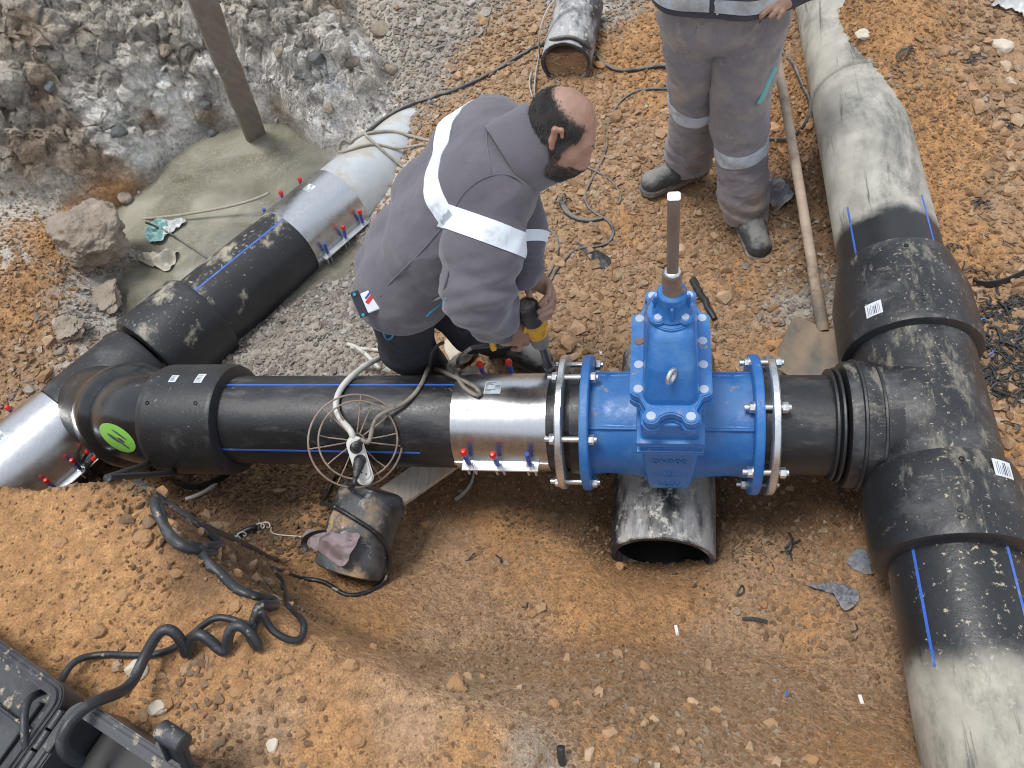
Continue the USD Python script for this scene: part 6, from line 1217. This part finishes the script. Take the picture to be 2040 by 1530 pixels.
rag('rag', 'blue grey rag with a torn tail on soil left of the lower right pipe', 'rag', [(1602,1160),(1625,1168),(1660,1163),(1690,1172),(1710,1185),(1702,1208),(1680,1219),(1668,1205),(1655,1185),(1630,1178)], M_rag, .030, 26, 3)
rag('rag', 'small blue grey rag half under the lower coupling sleeve', 'rag', [(1686,1125),(1700,1100),(1716,1095),(1735,1130),(1738,1146),(1718,1142)], M_rag, .020, 22, 4)
g_ = rag('glove', 'mauve glove with a black cuff band lying on the muddy offcut', 'glove', [(606,1083),(622,1068),(650,1060),(690,1066),(722,1070),(727,1085),(712,1110),(694,1136),(668,1122),(640,1103),(618,1092)], M_glove, .034, 12, 5, lift=.004)
obj('cuff_band', tube(spline([touch(668, 1060, .045), touch(650, 1072, .06), touch(640, 1088, .06), touch(637, 1103, .045)], 16), .008, 10, flat=(.5, 1.3)), M_rubber, g_)
rag('plastic_bag', 'crumpled clear plastic bag on gravel in the top right corner', 'plastic bag', [(1962,-5),(1975,15),(1995,28),(2015,24),(2035,45),(2060,40),(2070,-30),(1990,-40)], M_film, .05, 14, 6)
rag('plastic_scrap', 'teal plastic scrap floating at the edge of the murky pool', 'plastic scrap', [(300,452),(312,442),(330,440),(334,462),(326,482),(306,486)], M_tealbag, .03, 18, 7, z=WZ + .01)
rag('plastic_scrap', 'cloudy white plastic film floating beside the teal scrap', 'plastic scrap', [(322,440),(345,437),(372,442),(352,458),(335,470)], M_film, .02, 18, 8, z=WZ + .008)
rag('cloth_sack', 'muddy pale cloth rising out of the pool left of the diagonal pipe', 'cloth', [(276,512),(300,514),(328,512),(344,503),(358,505),(352,528),(338,545),(318,540),(292,532)], M_sack, .07, 9, 9, z=WZ - .01)
rag('cloth', 'grey green cloth lying on gravel behind the fleece collar', 'cloth', [(940,214),(962,210),(985,208),(1005,218),(1015,236),(985,238),(960,228)], M_rag, .05, 12, 10)
rag('paper_strip', 'torn brownish paper strip between the clamp and the boot', 'paper', [(886,742),(898,722),(930,700),(958,690),(948,708),(915,735),(905,746)], M_sack, .02, 12, 12, z=.22)
rag('paper_strip', 'second torn paper strip beside the dark trouser leg', 'paper', [(908,748),(935,735),(962,728),(958,742),(930,752)], M_sack, .015, 12, 13, z=.25)
rag('plastic_shard', 'pointed black plastic shard under the winding cable', 'plastic shard', [(1148,485),(1166,492),(1192,503),(1217,521),(1204,538),(1186,530),(1166,508)], M_rubber, .012, 8, 14)
P = [touch(946, 938, .02), touch(944, 958, .02), touch(933, 978, .015), touch(908, 998, .01)]
obj('metal_strip', tube(spline(P, 30), .007, 8, flat=(.25, 2.0)), M_strip, loc=P[0], label='curled dull metal strip hanging below the steel clamp', cat='metal strip', smooth=True)
P = [touch(1936, 566, .01), touch(1965, 572, .015), touch(2000, 567, .02), touch(2050, 545, .03)]
obj('plastic_strip', tube(spline(P, 30), .008, 8, flat=(.25, 2.2)), M_rubber, loc=P[0], label='curved dark plastic strip on gravel at the right edge', cat='plastic strip', smooth=True)
P = [touch(1381, 560, .015), touch(1395, 590, .016), touch(1410, 615, .014), touch(1424, 637, .01)]
obj('rubber_stick', tube(spline(P, 24) + (meshkit.noise(spline(P, 24) * 60, 4)[:, None] - .5) * .008, np.linspace(.0165, .0125, 24), 9), M_rubber, loc=P[0], label='charred black stick on gravel right of the blue valve stem', cat='stick', smooth=False)
P = [hit(1121, 1520, .0), hit(1121, 1508, .03), hit(1123, 1495, .05)]
obj('black_peg', tube(spline(P, 10), .008, 10), M_rubber, loc=P[0], label='small black peg sticking out of soil at the bottom edge', cat='peg', smooth=True)
# rubber scraps and plastic shavings
def curl(c, ln, seed):
    r = np.random.default_rng(seed); a = r.uniform(0, 6.28); d = np.array([np.cos(a), np.sin(a), 0]); s = np.array([-d[1], d[0], 0]); q = np.linspace(-1, 1, 7)
    return tube(c + d * q[:, None] * ln + s * (ln * r.uniform(-.8, .8) * q ** 2)[:, None] + np.array([0, 0, 1.]) * (.004 + ln * r.uniform(0, .5) * (1 - q ** 2))[:, None], ln * .16, 5, flat=(1, .35))
for k, (a, b, ln, n, lb) in enumerate([(1803, 95, .035, 3, 'black rubber scrap on orange soil right of the muddy pipe top'), (1940, 124, .04, 4, 'tangled black rubber scrap near the large pale stone at upper right'), (1818, 118, .015, 2, 'tiny black scrap just below the scrap near the muddy pipe top'), (1955, 412, .035, 4, 'crumpled black scrap on gravel above the curved plastic strip'), (1925, 470, .012, 1, 'tiny black scrap right of the blue striped upper pipe'),
  (1575, 1100, .03, 5, 'tangled black shavings on soil right of the pipe stub'), (1484, 1222, .035, 1, 'long curved black shaving on soil left of the torn rag'), (1478, 1180, .018, 2, 'small black scrap above the long curved shaving'), (1706, 1262, .015, 2, 'small black scrap below the torn blue grey rag'), (1440, 590, .012, 3, 'small black scrap right of the charred stick'), (1500, 580, .010, 2, 'tiny black crumb on gravel below the boot toe'), (1428, 650, .012, 4, 'black crumbs at the lower end of the charred stick'), (1445, 680, .010, 3, 'trail of black crumbs below the charred stick'),
  (1130, 574, .022, 1, 'black sliver on gravel right of the gloved tool hand'), (940, 1115, .018, 3, 'black scraps on soil left of the pipe stub'), (995, 1120, .018, 2, 'curled black scrap between the offcut and the pipe stub'), (1050, 1210, .012, 2, 'small black scrap on bare soil at lower centre'), (825, 1165, .014, 2, 'small black scrap right of the muddy offcut'), (1886, 490, .025, 3, 'black scraps beside the upper coupling sleeve'), (2010, 250, .03, 3, 'dark scrap on pale gravel at the right edge'), (1990, 215, .02, 2, 'smaller dark scrap on pale gravel near the right edge')]):
    c = hit(a, b); r = np.random.default_rng(400 + k); lb = lb.replace('gloved tool hand', 'hand on the wrench')
    obj('rubber_scrap', cat_mesh(*[curl(c + np.r_[r.normal(0, ln * .5, 2), .002], ln * r.uniform(.6, 1.1), 500 + 9 * k + j) for j in range(n)]), M_rubber, loc=c, label=lb, cat='rubber scrap', group='black rubber scraps scattered on the soil', smooth=False)
r = np.random.default_rng(9); ms = []
for k in range(270):
    a, b = (r.uniform(1935, 2050), r.uniform(590, 800)) if k < 210 else (r.uniform(1890, 2040), r.uniform(470, 900)); ms.append(curl(hit(a, b, .004), r.uniform(.011, .030), 700 + k))
obj('plastic_shavings', cat_mesh(*ms), M_rubber, label='black plastic shavings strewn over gravel right of the large tee', cat='shavings', kind='stuff', smooth=False)
for k, (a, b, lb) in enumerate([(1956, 640, 'upper blue shaving among black shavings right of the tee'), (1952, 745, 'lower blue shaving beside the large tee'), (1975, 705, 'middle blue shaving among black shavings right of the tee'), (1562, 1388, 'blue shaving alone on soil at lower right')]): c = hit(a, b, .006); obj('blue_shaving', curl(c, .016, 900 + k), M_stripe, loc=c, label=lb, cat='shaving', group='blue plastic shavings', smooth=False)
for k, (a, b, l) in enumerate([(1348, 1257, 'white plastic chip on soil below the pipe stub'), (1715, 1397, 'white chip on soil beside the lower right pipe'), (1197, 703, 'white chip on gravel behind the blue flange')]):
    c = hit(a, b, .006); obj('white_chip', box(c, (.010, .032, .006), [[1, .2, 0], [-.2, 1, 0], [0, 0, 1]], .001), M_plastic, loc=c, label=l, cat='chip', smooth=False)
# single stones and clods
def rock(name, label, a, b, size, m, seed, flat=.6, cat='stone', sink=.35, parent=None, sub=3, rough=.35, z=None):
    s = trimesh.creation.icosphere(sub, 1.0); v = s.vertices; r = np.random.default_rng(seed); ax = r.uniform(.8, 1.2, 3)
    pl = r.normal(size=(9, 3)); pl /= np.linalg.norm(pl, axis=1, keepdims=True); k = np.min(np.where(v @ pl.T > .55, .62 / np.maximum(v @ pl.T, 1e-3), 9), 1); v = v * np.minimum(1, k * 1.15)[:, None]
    v = v * (1 + rough * (meshkit.fbm(v * 2.2 + seed, 4, seed) - .5))[:, None] * ax * [1, 1, flat] * size; c = (on_mesh(GM, a, b) if name == 'stone' and parent is not None else None)
    c = c if c is not None else (hit(a, b) if z is None else atz(a, b, z)); c = c; s.vertices = v + c + np.array([0, 0, size * flat * (1 - sink * 2) * .5])
    return obj(name, s, m, parent, loc=None if parent is not None else c, label=label, cat=None if parent is not None else cat, smooth=25)
rock('stone', 'pale flat stone on gravel between the trouser legs', 915, 690, .085, M_palestone, 1, .5, z=.03)
rock('stone', 'cream stone on the soil bank beside the thick black cable', 275, 1332, .030, M_palestone, 2, .7)
rock('stone', 'small cream stone near the case latch at the bottom', 545, 1484, .018, M_palestone, 3, .6)
rock('stone', 'small round stone on soil below the thick cable', 315, 1412, .018, M_palestone, 4, .6)
rock('stone', 'pale stone on soil right of the muddy pipe at the top', 1720, 70, .030, M_palestone, 5, .6)
rock('stone', 'pale stone on gravel near the plastic bag', 1990, 92, .05, M_palestone, 6, .6)
rock('earth_clod', 'large grey brown earth clod left of the murky pool', 182, 488, .185, M_clod, 7, .75, 'clod', .2, sub=5, rough=.8)
rock('earth_clod', 'low grey mud clod left of the dusty coupling', 205, 600, .12, M_clod, 8, .45, 'clod', .3, sub=4, rough=.9)
rock('earth_clod', 'small grey mud clod above the left steel clamp', 130, 655, .09, M_clod, 9, .5, 'clod', .3, sub=4, rough=.9)
for k, (a, b, sz) in enumerate([(632, 116, .07), (425, 268, .06), (236, 262, .075), (598, 150, .05), (410, 210, .05), (100, 175, .06), (760, 60, .08), (700, 125, .06), (655, 215, .045), (250, 395, .07), (905, 65, .06), (775, 140, .06), (330, 100, .06), (560, 105, .05)]):
    rock('stone', None, a, b, sz * .8, M_rock if k < 6 else M_clod, 20 + k, .75, sink=.45, parent=ground)
# green sticker on the elbow
def projected_patch(m, cx, cy, ax, ay, ang, lift, nr=7, nt=28):
    c, s = math.cos(ang), math.sin(ang); pts, ok = [], True
    for q in np.linspace(0, 1, nr):
        for tt in np.arange(nt) * 2 * np.pi / nt:
            x, y = q * ax * math.cos(tt), q * ay * math.sin(tt); p = on_mesh(m, cx + c * x - s * y, cy + s * x + c * y, lift); pts.append(p if p is not None else np.full(3, np.nan))
    pts = np.array(pts); bad = np.isnan(pts[:, 0])
    if bad.any():
        g = ~bad; d, i = cKDTree(np.arange(len(pts))[g][:, None]).query(np.arange(len(pts))[bad][:, None]); pts[bad] = pts[g][i]
    f = grid_faces(nr, nt, True); return trimesh.Trimesh(pts, f, process=False)
elb = cat_mesh(*ELB)
st = obj('green_sticker', projected_patch(elb, 234, 872, 42, 20, .62, .003), M_green, ELBT, smooth=True)
for (dx, dy, L_, W_, an) in ((-8, -1, 17, 2.6, .62), (2, -8, 20, 1.6, .62), (12, 12, 14, 1.6, .62), (6, 3, 9, 2.2, .62)): obj('print', projected_patch(elb, 235 + dx, 874 + dy, L_, W_, an, .0042, 3, 12), M_ink, st, smooth=True)
# blue tag on the clamp's back bar
tg = thing('blue_tag', 'small blue tag lettered DEGA beside the clamp bar on the pipe', 'tag', touch(933, 742, .006))
c = touch(933, 742, .006); u, a, b = frame(mainp(1) - mainp(0), norm(CAM - c)); obj('plate', box(c, (.052, .021, .003), [u, -a if a @ np.array([0, 0, 1.]) < 0 else a, b], .0008), M_stripe, tg)
tm = meshkit.text_mesh('DEGA', .012, .001, bold=True); w = tm.bounds[1, 0] + tm.bounds[0, 0]; av = -a if a @ np.array([0, 0, 1.]) < 0 else a; tm.vertices = c + (tm.vertices - [w / 2, .006, 0]) @ np.stack([u, av, np.cross(u, av)]) + np.cross(u, av) * .0016; obj('lettering', tm, M_white, tg, smooth=False)

# loose clods of soil, pieces of the ground
M_soilclod = mat('soil_clod', (.30, .165, .075), (.40, .235, .115), scale=14, rough=.95, bump=.012, bscale=60)
r = np.random.default_rng(91)
for k in range(70):
    if k < 46: a, b = r.uniform(20, 760), r.uniform(1000, 1500)
    else: a, b = r.uniform(820, 1700), r.uniform(1040, 1500)
    if b < 975 + max(0, a - 250) * .62 and k < 46: continue
    rock('clod', None, a, b, r.uniform(.008, .020) * (1.5 if r.random() < .12 else 1), M_soilclod, 200 + k, r.uniform(.5, .8), sink=.45, parent=ground, sub=2, rough=.7)
